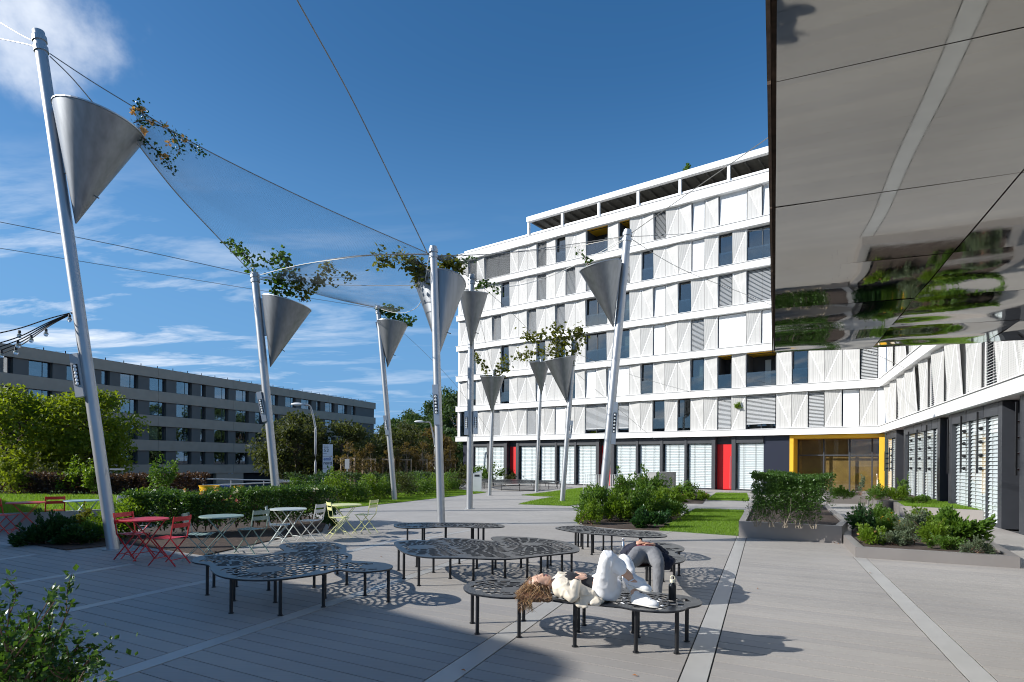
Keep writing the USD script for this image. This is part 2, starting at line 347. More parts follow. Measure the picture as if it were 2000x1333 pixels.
deck = thing('plank_deck', None, None); stage.GetPrimAtPath(deck.path).SetCustomDataByKey('kind', 'structure')
PITCH = .205
area = paved.intersection(near).difference(gap)
rng = np.random.default_rng(5)
far_planks = MB(); count = 0; todo = []
per = np.array([-dir_deck[1], dir_deck[0]])
if per[1] < 0: per = -per
for k in range(-30, 110):
    o = per * (k * PITCH)
    row = Polygon([o + dir_deck * -40 + per * .006, o + dir_deck * 40 + per * .006, o + dir_deck * 40 + per * (PITCH - .006), o + dir_deck * -40 + per * (PITCH - .006)]).intersection(area)
    for g in getattr(row, 'geoms', [row]):
        if g.is_empty or g.area < .01 or g.geom_type != 'Polygon': continue
        g = g.simplify(.002)
        c = np.array(g.centroid.coords[0]); tt = np.array(g.exterior.coords) @ dir_deck
        # long runs are made of shorter boards
        cuts = [tt.min()]; x = tt.min() + rng.uniform(1.5, 4.0)
        while x < tt.max() - .6: cuts.append(x); x += 4.0
        cuts.append(tt.max())
        for a, b in zip(cuts[:-1], cuts[1:]):
            P = g if len(cuts) == 2 else g.intersection(Polygon([o - per + dir_deck * (a + .002), o - per + dir_deck * (b - .002), o + per + dir_deck * (b - .002), o + per + dir_deck * (a + .002)]))
            for h in getattr(P, 'geoms', [P]):
                if h.geom_type == 'Polygon' and h.area > .01:
                    c = np.array(h.centroid.coords[0])
                    vis = c[1] > 3.6 and abs(c[0]) < .86 * c[1] + 1.2
                    todo.append((c[1] if vis else 99, h))
todo.sort(key=lambda t: t[0])
for d, h in todo:
    if d < 90 and count < 290:
        part(deck, 'plank', MB().poly(h, -.03, rng.uniform(-.0012, .0012)), LOOK[('plank', 'plank', 'plank_b', 'plank_c')[rng.integers(4)]]); count += 1
    else: far_planks.poly(h, -.03, rng.uniform(-.0012, .0012))
part(deck, 'far_planks', far_planks, LOOK['plank'], kind='stuff')
for s, _ in STRIPS:
    part(deck, 'metal_strip', MB().poly(s.difference(green), -.03, .001), LOOK['strip_steel'])

# ------------------------------------------------------------------ white apartment building
mat_perf = usdkit.material(stage, '/World/Looks/perforated', {
    'g': ('geometry', {}), 'v': ('voronoi_texture', {'scale': 16.0, 'randomness': 0.0}), 'l': ('math', {'math_type': 'less_than', 'value2': .34}),
    'n': ('noise_texture', {'scale': 1.3, 'detail': 3.0}), 'r': ('rgb_ramp', {'ramp': [(.3, (.47, .46, .435)), (.7, (.51, .50, .475))]}),
    'm': ('mix_color', {'b': (.30, .295, .28)}), 'p': ('principled_bsdf', {'roughness': .55})},
    [('g.position', 'v.vector'), ('v.distance', 'l.value1'), ('g.position', 'n.vector'), ('n.fac', 'r.fac'), ('r.color', 'm.a'), ('l.value', 'm.fac'), ('m.result', 'p.base_color')], surface='p.BSDF')
LOOK['perforated'] = mat_perf
house = thing('white_apartment_building', 'white apartment building with folded perforated panels, shutters and red ground floor doors', 'building', (*C0, 0))
LEN1, LEN2 = 33.0, 31.0
def tz(k): return 3.95 + 2.72 * k            # upper edge of the k-th white band
GRID0, MOD = .365, .925
ZR = 20.4
def kk(px): return int(round((M.s_at(px) - GRID0) / MOD))
FL = [  # one list a floor: kind, left pixel, right pixel;  B grey blind, S closed white blind, W glazing, Y open loggia with yellow lining
 [('W', 903, 911), ('B', 961, 976), ('B', 1028.5, 1046), ('S', 1084, 1102.6), ('H', 1144, 1183.6), ('H', 1207, 1228), ('W', 1276.6, 1297.6), ('W', 1324.6, 1347.4), ('B', 1402, 1428), ('H', 1457.5, 1514), ('B', 1578, 1610), ('S', 1644, 1678)],
 [('W', 922, 928), ('W', 979, 994), ('S', 1046.5, 1060), ('W', 1104, 1123), ('S', 1144, 1163.5), ('S', 1187.5, 1229.5), ('W', 1253.5, 1274.5), ('C', 1350, 1374.4), ('Y', 1402.6, 1428.4), ('Y', 1457.5, 1516), ('W', 1547.5, 1577.5), ('B', 1679, 1713.5)],
 [('W', 919, 927), ('W', 979, 994), ('W', 1046, 1060), ('W', 1088, 1102), ('W', 1146.4, 1184.5), ('C', 1209.4, 1229), ('S', 1276.6, 1298.5), ('B', 1349.5, 1375.6), ('S', 1403.5, 1457.5), ('S', 1489, 1516), ('W', 1547, 1577), ('B', 1644, 1678)],
 [('B', 961, 977.5), ('B', 1030, 1047), ('B', 1086, 1103.5), ('W', 1145.5, 1186), ('C', 1212, 1229.5), ('S', 1278, 1299), ('W', 1326, 1349), ('B', 1402.6, 1429.6), ('B', 1458, 1514), ('S', 1578, 1610)],
 [('W', 979.6, 994.6), ('B', 1049.5, 1066), ('B', 1105.6, 1124), ('B', 1146, 1166), ('B', 1209, 1229.5), ('W', 1255, 1276), ('S', 1352, 1375.6), ('W', 1404, 1430), ('W', 1459, 1514), ('B', 1578, 1610)],
 [('B', 915, 929.5), ('B', 946, 995.5), ('B', 1049.5, 1066), ('W', 1087.6, 1104), ('Y', 1147, 1186.6), ('Y', 1210, 1231), ('B', 1277.5, 1301.5), ('S', 1352.5, 1376.5), ('S', 1405, 1459), ('S', 1489, 1516), ('W', 1578, 1610)],
]
def slats(fc, mb, a0, a1, n, z0, z1, pitch, tilt, depth=.07):
    z = z0 + pitch / 2
    c, s = math.cos(tilt) * depth / 2, math.sin(tilt) * depth / 2
    while z < z1 - pitch * .3:
        mb.quad(fc.p(a1, n + c, z - s), fc.p(a0, n + c, z - s), fc.p(a0, n - c, z + s), fc.p(a1, n - c, z + s)); z += pitch
def opening(fc, kind, a0, a1, z0, z1):
    """one window: frame, pane, what hangs in it"""
    fr = MB(); w = .05
    for x0, x1, y0, y1 in ((a0, a0 + w, z0, z1), (a1 - w, a1, z0, z1), (a0 + w, a1 - w, z0, z0 + w), (a0 + w, a1 - w, z1 - w, z1)): fc.box(fr, x0, x1, -.27, -.14, y0, y1)
    if a1 - a0 > 1.3 and kind != 'Y': fc.box(fr, (a0 + a1) / 2 - .025, (a0 + a1) / 2 + .025, -.26, -.15, z0 + w, z1 - w)
    win = part(house, 'window', fr, LOOK['charcoal'])
    deep = -1.5 if kind == 'Y' else -.75
    rm = MB(); fc.box(rm, a0 + .01, a1 - .01, deep - .05, deep, z0 + .01, z1 - .01)
    fc.box(rm, a0 - .03, a0 + .01, deep, -.28, z0, z1); fc.box(rm, a1 - .01, a1 + .03, deep, -.28, z0, z1)
    fc.box(rm, a0 + .011, a1 - .011, deep + .001, -.281, z0 - .02, z0 + .012)
    if kind == 'Y':
        part(win, 'recess', rm, LOOK['room'])
        y = MB(); fc.box(y, a0 + .012, a1 - .012, deep + .002, -.02, z1 - .03, z1 + .03); part(win, 'lining', y, LOOK['yellow_coat'])
        c = MB(); fc.box(c, a0 + .35 * (a1 - a0), a0 + .55 * (a1 - a0), deep + .03, deep + .10, z0 + .05, z1 - .3); part(win, 'curtain', c, LOOK['curtain'])
        g = MB(); fc.box(g, a0 + .01, a1 - .01, -.06, -.045, z0 + .02, z0 + 1.0); part(win, 'glass_balustrade', g, LOOK['pane'])
        return
    fc.box(rm, a0 + .011, a1 - .011, deep + .001, -.281, z1 - .012, z1 + .02)
    part(win, 'recess', rm, LOOK['room'])
    g = MB(); fc.box(g, a0 + w, a1 - w, -.215, -.205, z0 + w, z1 - w); part(win, 'pane', g, LOOK['pane'])
    if kind in 'WC':
        g = MB(); fc.box(g, a0 + .02, a1 - .02, -.05, -.035, z0 + .02, z0 + 1.0); part(win, 'glass_balustrade', g, LOOK['pane'])
    if kind == 'C':
        c = MB(); x = a0 + .08; 
        while x < a1 - .12: fc.box(c, x, x + .055, -.45, -.38, z0 + .05, z1 - .05); x += .085
        part(win, 'curtain', c, LOOK['curtain'])
    if kind == 'B': b = MB(); slats(fc, b, a0 + .03, a1 - .03, -.05, z0 + .04, z1, .085, .62, .085); part(win, 'blind', b, LOOK['grey_slat'])
    if kind == 'H':
        b = MB(); slats(fc, b, a0 + .03, a1 - .03, -.05, z0 + .38, z1, .085, .62, .085); fc.box(b, a0 + .03, a1 - .03, -.07, -.03, z0 + .34, z0 + .375); part(win, 'blind', b, LOOK['grey_slat'])
    if kind == 'S': b = MB(); slats(fc, b, a0 + .03, a1 - .03, -.06, z0 + .03, z1 - .02, .075, 1.32, .088); part(win, 'blind', b, LOOK['white_slat'])
def panel(fc, a0, a1, z0, z1, left_up, out=.11):
    """one folded sheet: the diagonal is the fold, one upper corner leans out"""
    A, B, Cc, Dd = (a0, z0), (a1, z0), (a1, z1), (a0, z1)
    nn = [0, 0, 0, out] if left_up else [0, 0, out, 0]
    P = [fc.p(x, .02 + n, z) for (x, z), n in zip((A, B, Cc, Dd), nn)]; Q = [fc.p(x, n - .0, z) for (x, z), n in zip((A, B, Cc, Dd), nn)]
    tri = [[0, 1, 3], [1, 2, 3]] if not left_up and False else ([[0, 1, 2], [0, 2, 3]] if left_up else [[0, 1, 3], [1, 2, 3]])
    v = np.array(P + Q); f = []
    for t in tri: f += [t, [t[0] + 4, t[2] + 4, t[1] + 4]]
    for a, b in ((0, 1), (1, 2), (2, 3), (3, 0)): f += [[a, a + 4, b + 4], [a, b + 4, b]]
    p = part(house, 'perforated_panel', (v, f), LOOK['perforated'])
    i, j = (0, 2) if left_up else (1, 3)
    d = MB(); off = np.array([*fc.n, 0]) * .006
    d.bar(P[i] + off + (P[j] - P[i]) * .02, P[j] + off - (P[j] - P[i]) * .02, .06, .008, up=np.array([*fc.n, 0]))
    part(p, 'fold_strip', d, LOOK['white_coat'])
nmod = int((LEN1 - GRID0) / MOD)
for k, row in enumerate(FL):
    z0, z1 = tz(k) + .03, tz(k + 1) - .45
    if k == 5: z1 = 19.72
    occ = {}
    for kind, a, b in row:
        i0, i1 = kk(b), kk(a)
        if i1 <= i0: i1 = i0 + 1
        opening(M, kind, GRID0 + i0 * MOD + .02, GRID0 + i1 * MOD - .02, z0, z1)
        for q in range(i0, i1): occ[q] = 1
    run = 0
    for q in range(0, nmod):
        if q in occ: run = 0; continue
        run += 1
        panel(M, GRID0 + q * MOD + .012, GRID0 + (q + 1) * MOD - .012, z0 + .01, z1 - .01, (run + k) % 2 == 0)
    for x0, x1 in ((0.0, GRID0 - .01), (GRID0 + nmod * MOD + .01, LEN1)):
        e = MB(); M.box(e, x0, x1, -.02, .03, z0, z1); part(house, 'wall', e, LOOK['white_coat'])
# white bands
def band(fc, a0, a1, z0, z1, n1=.30):
    b = MB(); fc.box(b, a0, a1, -.3, n1, z0, z1); p = part(house, 'band', b, LOOK['white_coat'])
    c = MB(); fc.box(c, a0, a1 + .04, -.3, n1 + .05, z1 + .018, z1 + .045); part(p, 'coping', c, LOOK['white_coat'])
for k in range(6):
    band(M, -.0, LEN1, (3.57 if k == 0 else tz(k) - .43), tz(k), .32)
band(M, -.0, LEN1, 19.72, 20.32, .34)
# core: the mass behind the facades, with holes left for the window recesses
core = MB()
def core_fill(fc, L, zlo, zhi, n0=-1.62, n1=-12.0): fc.box(core, 0.0, L, n1, n0, zlo, zhi)
core_fill(M, LEN1 - .02, 0, 20.30)
for k, row in enumerate(FL):      # infill behind panels, between recesses
    z0, z1 = tz(k) - .2, tz(k + 1) - .2
    cuts = sorted((GRID0 + kk(b) * MOD, GRID0 + max(kk(a), kk(b) + 1) * MOD) for _, a, b in row); x = 0.0
    for a, b in cuts + [(LEN1 - .03, LEN1)]:
        if a - x > .1: M.box(core, x + .02, a - .02, -1.6, -.1, z0 + .21, min(z1 - .24, 19.7))
        x = b
for k in range(1, 7): M.box(core, .0, LEN1 - .03, -1.6, -.302, tz(k) - .42, tz(k) + .005)
part(house, 'core_wall', core, LOOK['white_coat'])
# roof pergola
pg0, pg1 = M.s_at(1026) - .0, .0
pz0, pz1 = 20.75, 21.74
for x in [M.s_at(q) for q in (1026, 1092, 1163, 1240, 1322, 1417, 1530, 1660)]:
    b = MB(); M.box(b, x - .09, x + .09, -.35, -.15, 20.33, pz1); part(house, 'pergola_post', b, LOOK['white_coat'])
b = MB(); M.box(b, -.2, pg0 + .1, -.4, -.05, pz1 + .002, pz1 + .40); part(house, 'pergola_beam', b, LOOK['white_coat'])
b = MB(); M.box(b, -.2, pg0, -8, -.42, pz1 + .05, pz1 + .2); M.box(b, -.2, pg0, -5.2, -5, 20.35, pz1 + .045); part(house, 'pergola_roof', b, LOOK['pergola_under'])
for x in np.arange(.4, pg0, .85):
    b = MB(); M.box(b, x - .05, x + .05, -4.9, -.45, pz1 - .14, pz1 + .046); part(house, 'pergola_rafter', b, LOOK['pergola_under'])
b = MB(); M.box(b, -.2, LEN1 - .4, -.32, -.28, 20.36, 20.8); part(house, 'parapet', b, LOOK['white_coat'])
# ground floor of the long wing
ZG = 3.55
def post(fc, a0, a1, n0=-.55, n1=.0, z0=0.0, z1=ZG, m='charcoal', name='post'):
    b = MB(); fc.box(b, a0, a1, n0, n1, z0, z1); return part(house, name, b, LOOK[m])
def shop(fc, a0, a1, z1=3.12, inset=.10, slatp=.115, n=-.14):
    """shop window: closed white blind behind glass"""
    fr = MB(); fc.box(fr, a0, a1, n - .05, n + .1, z1, ZG)
    w = part(house, 'shop_window', fr, LOOK['charcoal'])
    k = MB(); fc.box(k, a0, a1, n - .04, n + .08, 0, .07); part(w, 'sill', k, LOOK['charcoal'])
    g = MB(); fc.box(g, a0 + .004, a1 - .004, n - .012, n, .07, z1); part(w, 'pane', g, LOOK['pane_clear'])
    s = MB(); slats(fc, s, a0 + (.02 if inset < .1 else .02), a1 - inset, n - .09 * (inset / .10), .08, z1 - .02, slatp, 1.12, slatp * .99); part(w, 'blind', s, LOOK['white_slat'])
    for t in (.3, .72):
        k = MB(); x = a0 + (a1 - a0) * t; fc.box(k, x - .008, x + .008, n - .035, n - .025, .1, z1 - .02); part(w, 'blind_cord', k, LOOK['facade_grey'])
    k = MB(); fc.box(k, a0 + .01, a1 - .01, n - .30, n - .26, .0, ZG - .01); part(w, 'backing', k, LOOK['curtain'])
    return w
def door(fc, a0, a1, m='door_red', n=-.42, z1=3.05):
    d = MB(); fc.box(d, a0 + .01, a1 - .01, n - .06, n, .02, z1); p = part(house, 'door', d, LOOK[m])
    h = MB(); x = a0 + .16; h.tube([fc.p(x, n + .08, .08), fc.p(x, n + .08, 2.25)], .022, 8)
    for z in (.4, 1.9): h.tube([fc.p(x, n, z), fc.p(x, n + .08, z)], .012, 6)
    part(p, 'handle', h, LOOK['steel'])
    t = MB(); fc.box(t, a0 + .001, a1 - .001, n - .05, n + .02, z1 + .012, ZG); part(p, 'transom', t, LOOK['charcoal'])
s_ = M.s_at
for a, b in ((924, 950), (957, 983), (1013, 1046), (1052, 1083), (1087, 1121), (1125, 1163), (1199, 1241), (1246, 1288), (1294, 1336), (1341, 1389), (1436.5, 1490)): shop(M, s_(b), s_(a))
for a, b in ((902, 923), (1490.5, 1541.5)):
    b_ = MB(); M.box(b_, s_(b), s_(a), -.6, -.16, 0, ZG); part(house, 'dark_wall_panel', b_, LOOK['navy_panel'])
for a, b in ((990, 1007), (1170, 1192), (1397, 1428)): door(M, s_(b), s_(a))
for a, b in ((950.5, 956.5), (983.5, 989.5), (1007.5, 1012.5), (1046.3, 1051.7), (1083.3, 1086.7), (1121.3, 1124.7), (1163.4, 1169.6), (1192.4, 1198.6), (1241.3, 1245.7), (1288.3, 1293.7), (1336.3, 1340.7), (1389.4, 1396.6), (1428.4, 1436.2)): post(M, s_(b), s_(a))
# yellow entrance
ea, eb = .32, s_(1542)
for x0, x1, n0, n1, z0, z1 in ((s_(1549.5), eb, -1.6, .01, 0, ZG), (.02, .30, -1.6, .0, 0, ZG), (.302, s_(1549.6), -1.6, -.01, 3.34, ZG - .002)):
    b = MB(); M.box(b, x0, x1, n0, n1, z0, z1); part(house, 'yellow_portal', b, LOOK['yellow_coat'])
fr = MB()
for x in (ea, s_(1700), s_(1655), s_(1603), s_(1552)): M.box(fr, x, x + .08, -1.3, -1.18, 0, 3.33)
M.box(fr, ea + .08, s_(1552), -1.29, -1.19, 2.28, 2.36); M.box(fr, ea + .08, s_(1552), -1.29, -1.19, 0, .06)
ent = part(house, 'entrance_glazing', fr, LOOK['charcoal'])
g = MB(); M.box(g, ea + .08, s_(1552), -1.245, -1.235, .06, 3.32); part(ent, 'pane', g, LOOK['pane_dark'])
b = MB(); M.box(b, ea - .02, eb, -1.615, -1.6, 0, ZG); mat('ochre_room', (.30, .21, .07), .8, var=.3, vscale=.8); part(ent, 'backing', b, LOOK['ochre_room'])
rail = MB(); 
for z0, z1, x in ((.0, .95, s_(1712)),): rail.bar(M.p(x, -.55, .0), M.p(x, -.55, .95), .05); rail.bar(M.p(x, -.9, .6), M.p(x, -.1, 1.2), .05)
part(house, 'entrance_handrail', rail, LOOK['white_coat'])
q = MB(); M.box(q, .299, .303, -.62, -.34, 1.25, 1.75); part(house, 'bell_panel', q, LOOK['white_coat'])
for z0, z1, n0 in ((.62, 1.02, -.46), (.30, .95, -.60)): q = MB(); M.box(q, .299, .304, n0 - .04, n0, z0, z1); part(house, 'portal_lettering', q, LOOK['charcoal'])
# the short wing: three storeys high where it can be seen
b = MB(); R.box(b, .0, LEN2, -9, -1.6, 0, 12.2)
part(house, 'side_wing_core', b, LOOK['white_coat'])
r_ = R.s_at
for k in range(3):
    band(R, -.0, LEN2, (3.57 if k == 0 else tz(k) - .43), tz(k), .32)
band(R, 0, LEN2, tz(3) - .43, tz(3), .32)
WF = [[(3.35, 4.3), (8.5, 9.3), (10.35, 11.6), (12.95, 13.6), (15.5, 16.2), (17.4, 18.9), (21.5, 22.4), (24.2, 25.9), (28, 28.9)], [(2.3, 3.2), (6.0, 6.9), (11, 12.8), (16, 17), (20, 22)], [(4, 5), (9, 11), (15, 16), (22, 24)]]
for k in range(3):
    z0, z1 = tz(k) + .03, tz(k + 1) - .45
    cuts = WF[k]; x = .45
    for a, b in cuts: opening(R, 'B', a, b, z0, z1)
    ends = [(.0, .45)] + cuts + [(LEN2, LEN2)]
    for (a, b), (c, d) in zip(ends[:-1], ends[1:]):
        n = max(1, int(round((c - b) / .95))); w = (c - b) / n
        for q in range(n): panel(R, b + q * w + .01, b + (q + 1) * w - .01, z0 + .01, z1 - .01, (q + k) % 2 == 0, .14)
    cm = MB(); 
    for (a, b), (c, d) in zip(ends[:-1], ends[1:]):
        if c - b > .1: R.box(cm, b + .02, c - .02, -1.6, -.1, z0, z1)
    R.box(cm, 0, LEN2, -1.6, -.302, tz(k + 1) - .42, tz(k + 1)); part(house, 'side_wing_infill', cm, LOOK['white_coat'])
R_SHOPS = [(.75, 2.1), (2.14, 3.55), (6.2, 7.88), (7.94, 9.62), (9.68, 11.3), (11.36, 12.3), (14.4, 16.06), (16.12, 17.82), (17.88, 19.15), (21.2, 22.9), (22.96, 24.7), (24.76, 26.4), (28.6, 30.3)]
for a, b in R_SHOPS: shop(R, a, b, 3.2, inset=.05, slatp=.12, n=-.03)
for a in (2.1, 7.88, 9.62, 11.3, 16.06, 17.82, 22.9, 24.7): post(R, a + .005, a + .055, -.12, -.005)
for a, b in ((3.57, 3.87), (5.8, 6.18), (12.32, 12.75), (13.95, 14.38), (19.17, 19.5), (20.8, 21.18), (26.42, 26.8), (28.2, 28.58)): post(R, a, b, -1.2, .07, name='fin_wall')
for a, b in ((3.9, 5.78), (12.78, 13.93), (19.52, 20.78), (26.82, 28.18)): door(R, a, b, 'door_dark_red', -1.05)
# black hanging rails with knobs in front of the shop windows
for px, zt, zb in ((1733, 2.5, 1.4), (1742, 2.7, 1.4), (1780, 3.3, 1.45), (1797, 3.3, 1.45), (1816, 3.4, 1.45), (1859, 3.4, 1.45), (1885, 3.4, 1.5), (1918, 3.4, 1.5), (1996, 3.4, 1.5)):
    a = R.s_at(px); b = MB(); b.bar(R.p(a, .12, zb), R.p(a, .12, zt), .05, .03)
    p = part(house, 'hanging_rail', b, LOOK['black_bar'])
    for z in np.linspace(zb + .15, min(zt, 3.0) - .1, 4):
        c = MB(); c.tube([R.p(a - .02, .12, z), R.p(a - .22, -.05, z)], .02, 6); c.sphere(R.p(a - .22, -.02, z), .06, 1); part(p, 'knob', c, LOOK['black_bar'])

# ------------------------------------------------------------------ grey building across the street
A0 = D(290, 716.8, 69.5); A1 = D(733, 788, 111.0)
eg = _norm((A1 - A0)[:2]); ng = np.array([eg[1], -eg[0]]); o = A0[:2]
LG = float(np.dot(A1[:2] - o, eg))
GB = Facade(o, eg, ng)
grey = thing('grey_office_block', 'long grey block with brown bands and rows of dark windows across the street', 'building', (*o, -1.6))
S0 = -48.0; ztop = A0[2]
bands = [(ztop - 1.15, ztop), (ztop - 3.95 - .0, ztop - 2.72), (ztop - 6.82, ztop - 5.60), (ztop - 9.72, ztop - 8.5), (ztop - 12.5, ztop - 11.35)]
b = MB(); GB.box(b, S0, LG - .05, -14, -.55, -1.6, ztop - .12); part(grey, 'wall', b, LOOK['facade_grey'])
cutsx = [-48, -30.5, -16.5, 1.2, 12.2, 22.5, 31.5, 38.0, LG]
for z0, z1 in bands:
    for a, c in zip(cutsx[:-1], cutsx[1:]):
        b = MB(); GB.box(b, a + .015, c - .015, -.5, .12, z0, z1); part(grey, 'band_panel', b, LOOK['band_brown'])
def gs(px, py=800):
    m = (px - 1000) / F
    return float((o[0] - m * o[1]) / (m * eg[1] - eg[0]))
wins = [(6.6, 24.6), (56, 102), (130, 165), (198, 214), (234.7, 269.4), (292, 324.4), (344.6, 374.4), (392, 401.7), (419, 446), (460.5, 485.8), (499, 515), (523, 543), (557, 577.5), (588, 608), (618, 625.6), (635, 653), (660, 678), (687, 694)]
wins = [(gs(a), gs(c)) for a, c in wins] + [(-34, -31.5), (-39, -36.6), (-45, -42.5)]
wins.sort(); mat('window_grey', (.03, .034, .04), .08, spec=.8); mat('pale_blind', (.45, .47, .5), .25, spec=.8)
rg = random.Random(4)
panemat('far_pane', (.6, .64, .66), .2)
for r, (zb, zt) in enumerate([(ztop - 2.72, ztop - 1.15), (ztop - 5.6, ztop - 3.95), (ztop - 8.5, ztop - 6.82), (ztop - 11.35, ztop - 9.72)]):
    x = S0
    for a, c in wins + [(LG - .3, LG)]:
        if a - x > .1:
            b = MB(); GB.box(b, x + .01, a - .01, -.5, -.06, zb + .002, zt - .002); part(grey, 'wall_panel', b, LOOK['facade_grey'])
        x = c
    for a, c in wins:
        b = MB(); GB.box(b, a, c, -.52, -.48, zb + .06, zt - .002); w = part(grey, 'window', b, LOOK['window_grey'])
        split = a + (c - a) * .64
        for p0, p1 in ((a + .06, split - .05), (split + .05, c - .28)):
            if p1 - p0 < .25: continue
            g = MB(); GB.box(g, p0, p1, -.40, -.385, zb + .1, zt - .04); part(w, 'pane', g, LOOK['far_pane'])
            if rg.random() < (.55, .3, .1, .08)[r]:
                q = MB(); h = rg.choice((1.0, 1.0, .5)); GB.box(q, p0 + .02, p1 - .02, -.47, -.44, zb + .1, zb + .1 + (zt - zb - .2) * h); part(w, 'blind', q, LOOK['pale_blind'])
b = MB()
for a, c in ((-40, -12), (-11, 9.5), (14, 20), (23.5, 36)): GB.box(b, a, c, -.56, -.50, -1.5, bands[-1][0] - .05)
part(grey, 'garage_opening', b, LOOK['garage'])
for a, c in ((-12, -11), (9.5, 14), (20, 23.5)):
    b = MB(); GB.box(b, a + .02, c - .02, -.54, .05, -1.6, bands[-1][0] - .002); part(grey, 'pillar', b, LOOK['band_brown'])
num = meshkit.text_mesh('51', .55, .02); nv, nf = np.array(num.vertices), np.array(num.faces)
part(grey, 'house_number', (np.array([GB.p(11.3 + x, .06 + z, -.1 + y) for x, y, z in nv]), nf), LOOK['pale_blind'])
for a in np.arange(S0 + 1, LG - 2, 2.05):
    b = MB(); b.quad(GB.p(a, -.6, ztop + .02), GB.p(a + 1.5, -.6, ztop + .38), GB.p(a + 1.5, -6.6, ztop + .38), GB.p(a, -6.6, ztop + .02)); b.bar(GB.p(a + 1.5, -.7, ztop - .1), GB.p(a + 1.5, -.7, ztop + .37), .06); part(grey, 'solar_panel', b, LOOK['solar'])

# ------------------------------------------------------------------ neighbour to the left, out of the frame, whose shadow lies on the deck
e1 = np.array([-.756, .654]); LN = 13.5; P0 = np.array([1.30 - .9877 * LN, 4.72 - .1564 * LN]); hN = LN * math.tan(SUN_EL)
e2 = np.array([-.985, -.10])
foot = Polygon([P0, P0 + e1 * 46, P0 + e1 * 46 + np.array([-18, -10]), P0 + e2 * 40]).buffer(-.55).buffer(.55, 16)
nb = thing('shaded_neighbour_house', 'tall plain house left of the plaza that throws the big shadow', 'building', (*P0, 0))
part(nb, 'wall', MB().poly(foot, 0, hN), LOOK['facade_grey'])
part(nb, 'roof', MB().poly(foot.buffer(-.4), hN + .004, hN + .05), LOOK['roof_gravel'])

# ------------------------------------------------------------------ mirrored canopy
CAN_H = 3.0
ce = _norm([.4378, 1.0]); cs_ = _norm([.9105, -.4135])                  # along its left edge, along its front edge
cf = np.array([2.955, 6.76])                                             # far left corner
mirror = usdkit.material(stage, '/World/Looks/mirror_sheet', {
    'g': ('geometry', {}), 'n': ('noise_texture', {'scale': 1.6, 'detail': 4.0}), 'r': ('rgb_ramp', {'ramp': [(.3, (.43, .432, .412)), (.7, (.475, .478, .452))]}),
    'n2': ('noise_texture', {'scale': 18.0, 'detail': 4.0}), 'rr': ('map_range', {'from_min': .3, 'from_max': .75, 'to_min': .015, 'to_max': .06}),
    'p': ('principled_bsdf', {'metallic': 1.0})}, [('g.position', 'n.vector'), ('n.fac', 'r.fac'), ('r.color', 'p.base_color'), ('g.position', 'n2.vector'), ('n2.fac', 'rr.value'), ('rr.result', 'p.roughness')], surface='p.BSDF')
mat('rust_edge', (.07, .045, .03), .8, var=.5, vscale=20)
can = thing('mirrored_canopy', 'canopy with a mirror polished underside of large metal sheets above the deck', 'canopy', (*cf, CAN_H))
rng = np.random.default_rng(11)
LA, LB, NA, NB = 1.048, .95, 9, 9
def cp(a, b, z): q = cf - ce * a + cs_ * b; return np.array([q[0], q[1], z - .014 * b if z > 2.9 else z])   # it falls a little to the right
for ia in range(NA):
    for ib in range(NB):
        a0, b0 = ia * LA + .0025, ib * LB + .0025; n = 15
        A, B = np.meshgrid(np.linspace(0, LA - .005, n), np.linspace(0, LB - .005, n), indexing='ij')
        tx = rng.normal(0, .0030); ty = rng.normal(0, .0012)
        amp = (.0085, .0075, .0042, .0012, .0006)[min(ia, 4)]
        w = tx * (B - LB / 2) + ty * (A - LA / 2) + amp * np.cos(2 * np.pi * A / LA + rng.uniform(-.12, .12)) * (.6 + .4 * np.cos(np.pi * B / LB)) + amp * .35 * np.sin(2 * np.pi * B / LB)
        v = np.array([cp(a0 + x, b0 + y, CAN_H + z) for x, y, z in zip(A.ravel(), B.ravel(), w.ravel())])
        i, j = np.meshgrid(np.arange(n - 1), np.arange(n - 1), indexing='ij'); q = (i * n + j).ravel()
        f = np.vstack([np.stack([q, q + n, q + n + 1], 1), np.stack([q, q + n + 1, q + 1], 1)])
        part(can, 'mirror_sheet', (v, f), mirror, smooth=True)
AL, BL = NA * LA, NB * LB
b = MB(); b.poly([cp(-.01, -.012, 0)[:2], cp(AL, -.012, 0)[:2], cp(AL, BL, 0)[:2], cp(-.01, BL, 0)[:2]], CAN_H + .03, CAN_H + .45); part(can, 'roof_slab', b, LOOK['rust_edge'])
for ia in range(NA):
    b = MB(); b.bar(cp(ia * LA + .01, -.02, CAN_H + .212), cp((ia + 1) * LA - .01, -.02, CAN_H + .212), .012, .42); part(can, 'edge_fascia', b, LOOK['rust_edge'])
b = MB(); b.bar(cp(-.022, 0, CAN_H + .222), cp(-.022, BL, CAN_H + .222), .012, .42); part(can, 'front_fascia', b, LOOK['rust_edge'])
for a, bb in ((2.2, 7.4), (5.4, 7.4), (8.6, 7.4), (8.8, 2.0)):
    b = MB(); b.tube([cp(a, bb, 0), cp(a, bb, CAN_H + .02)], .09, 12); part(can, 'column', b, LOOK['charcoal'])
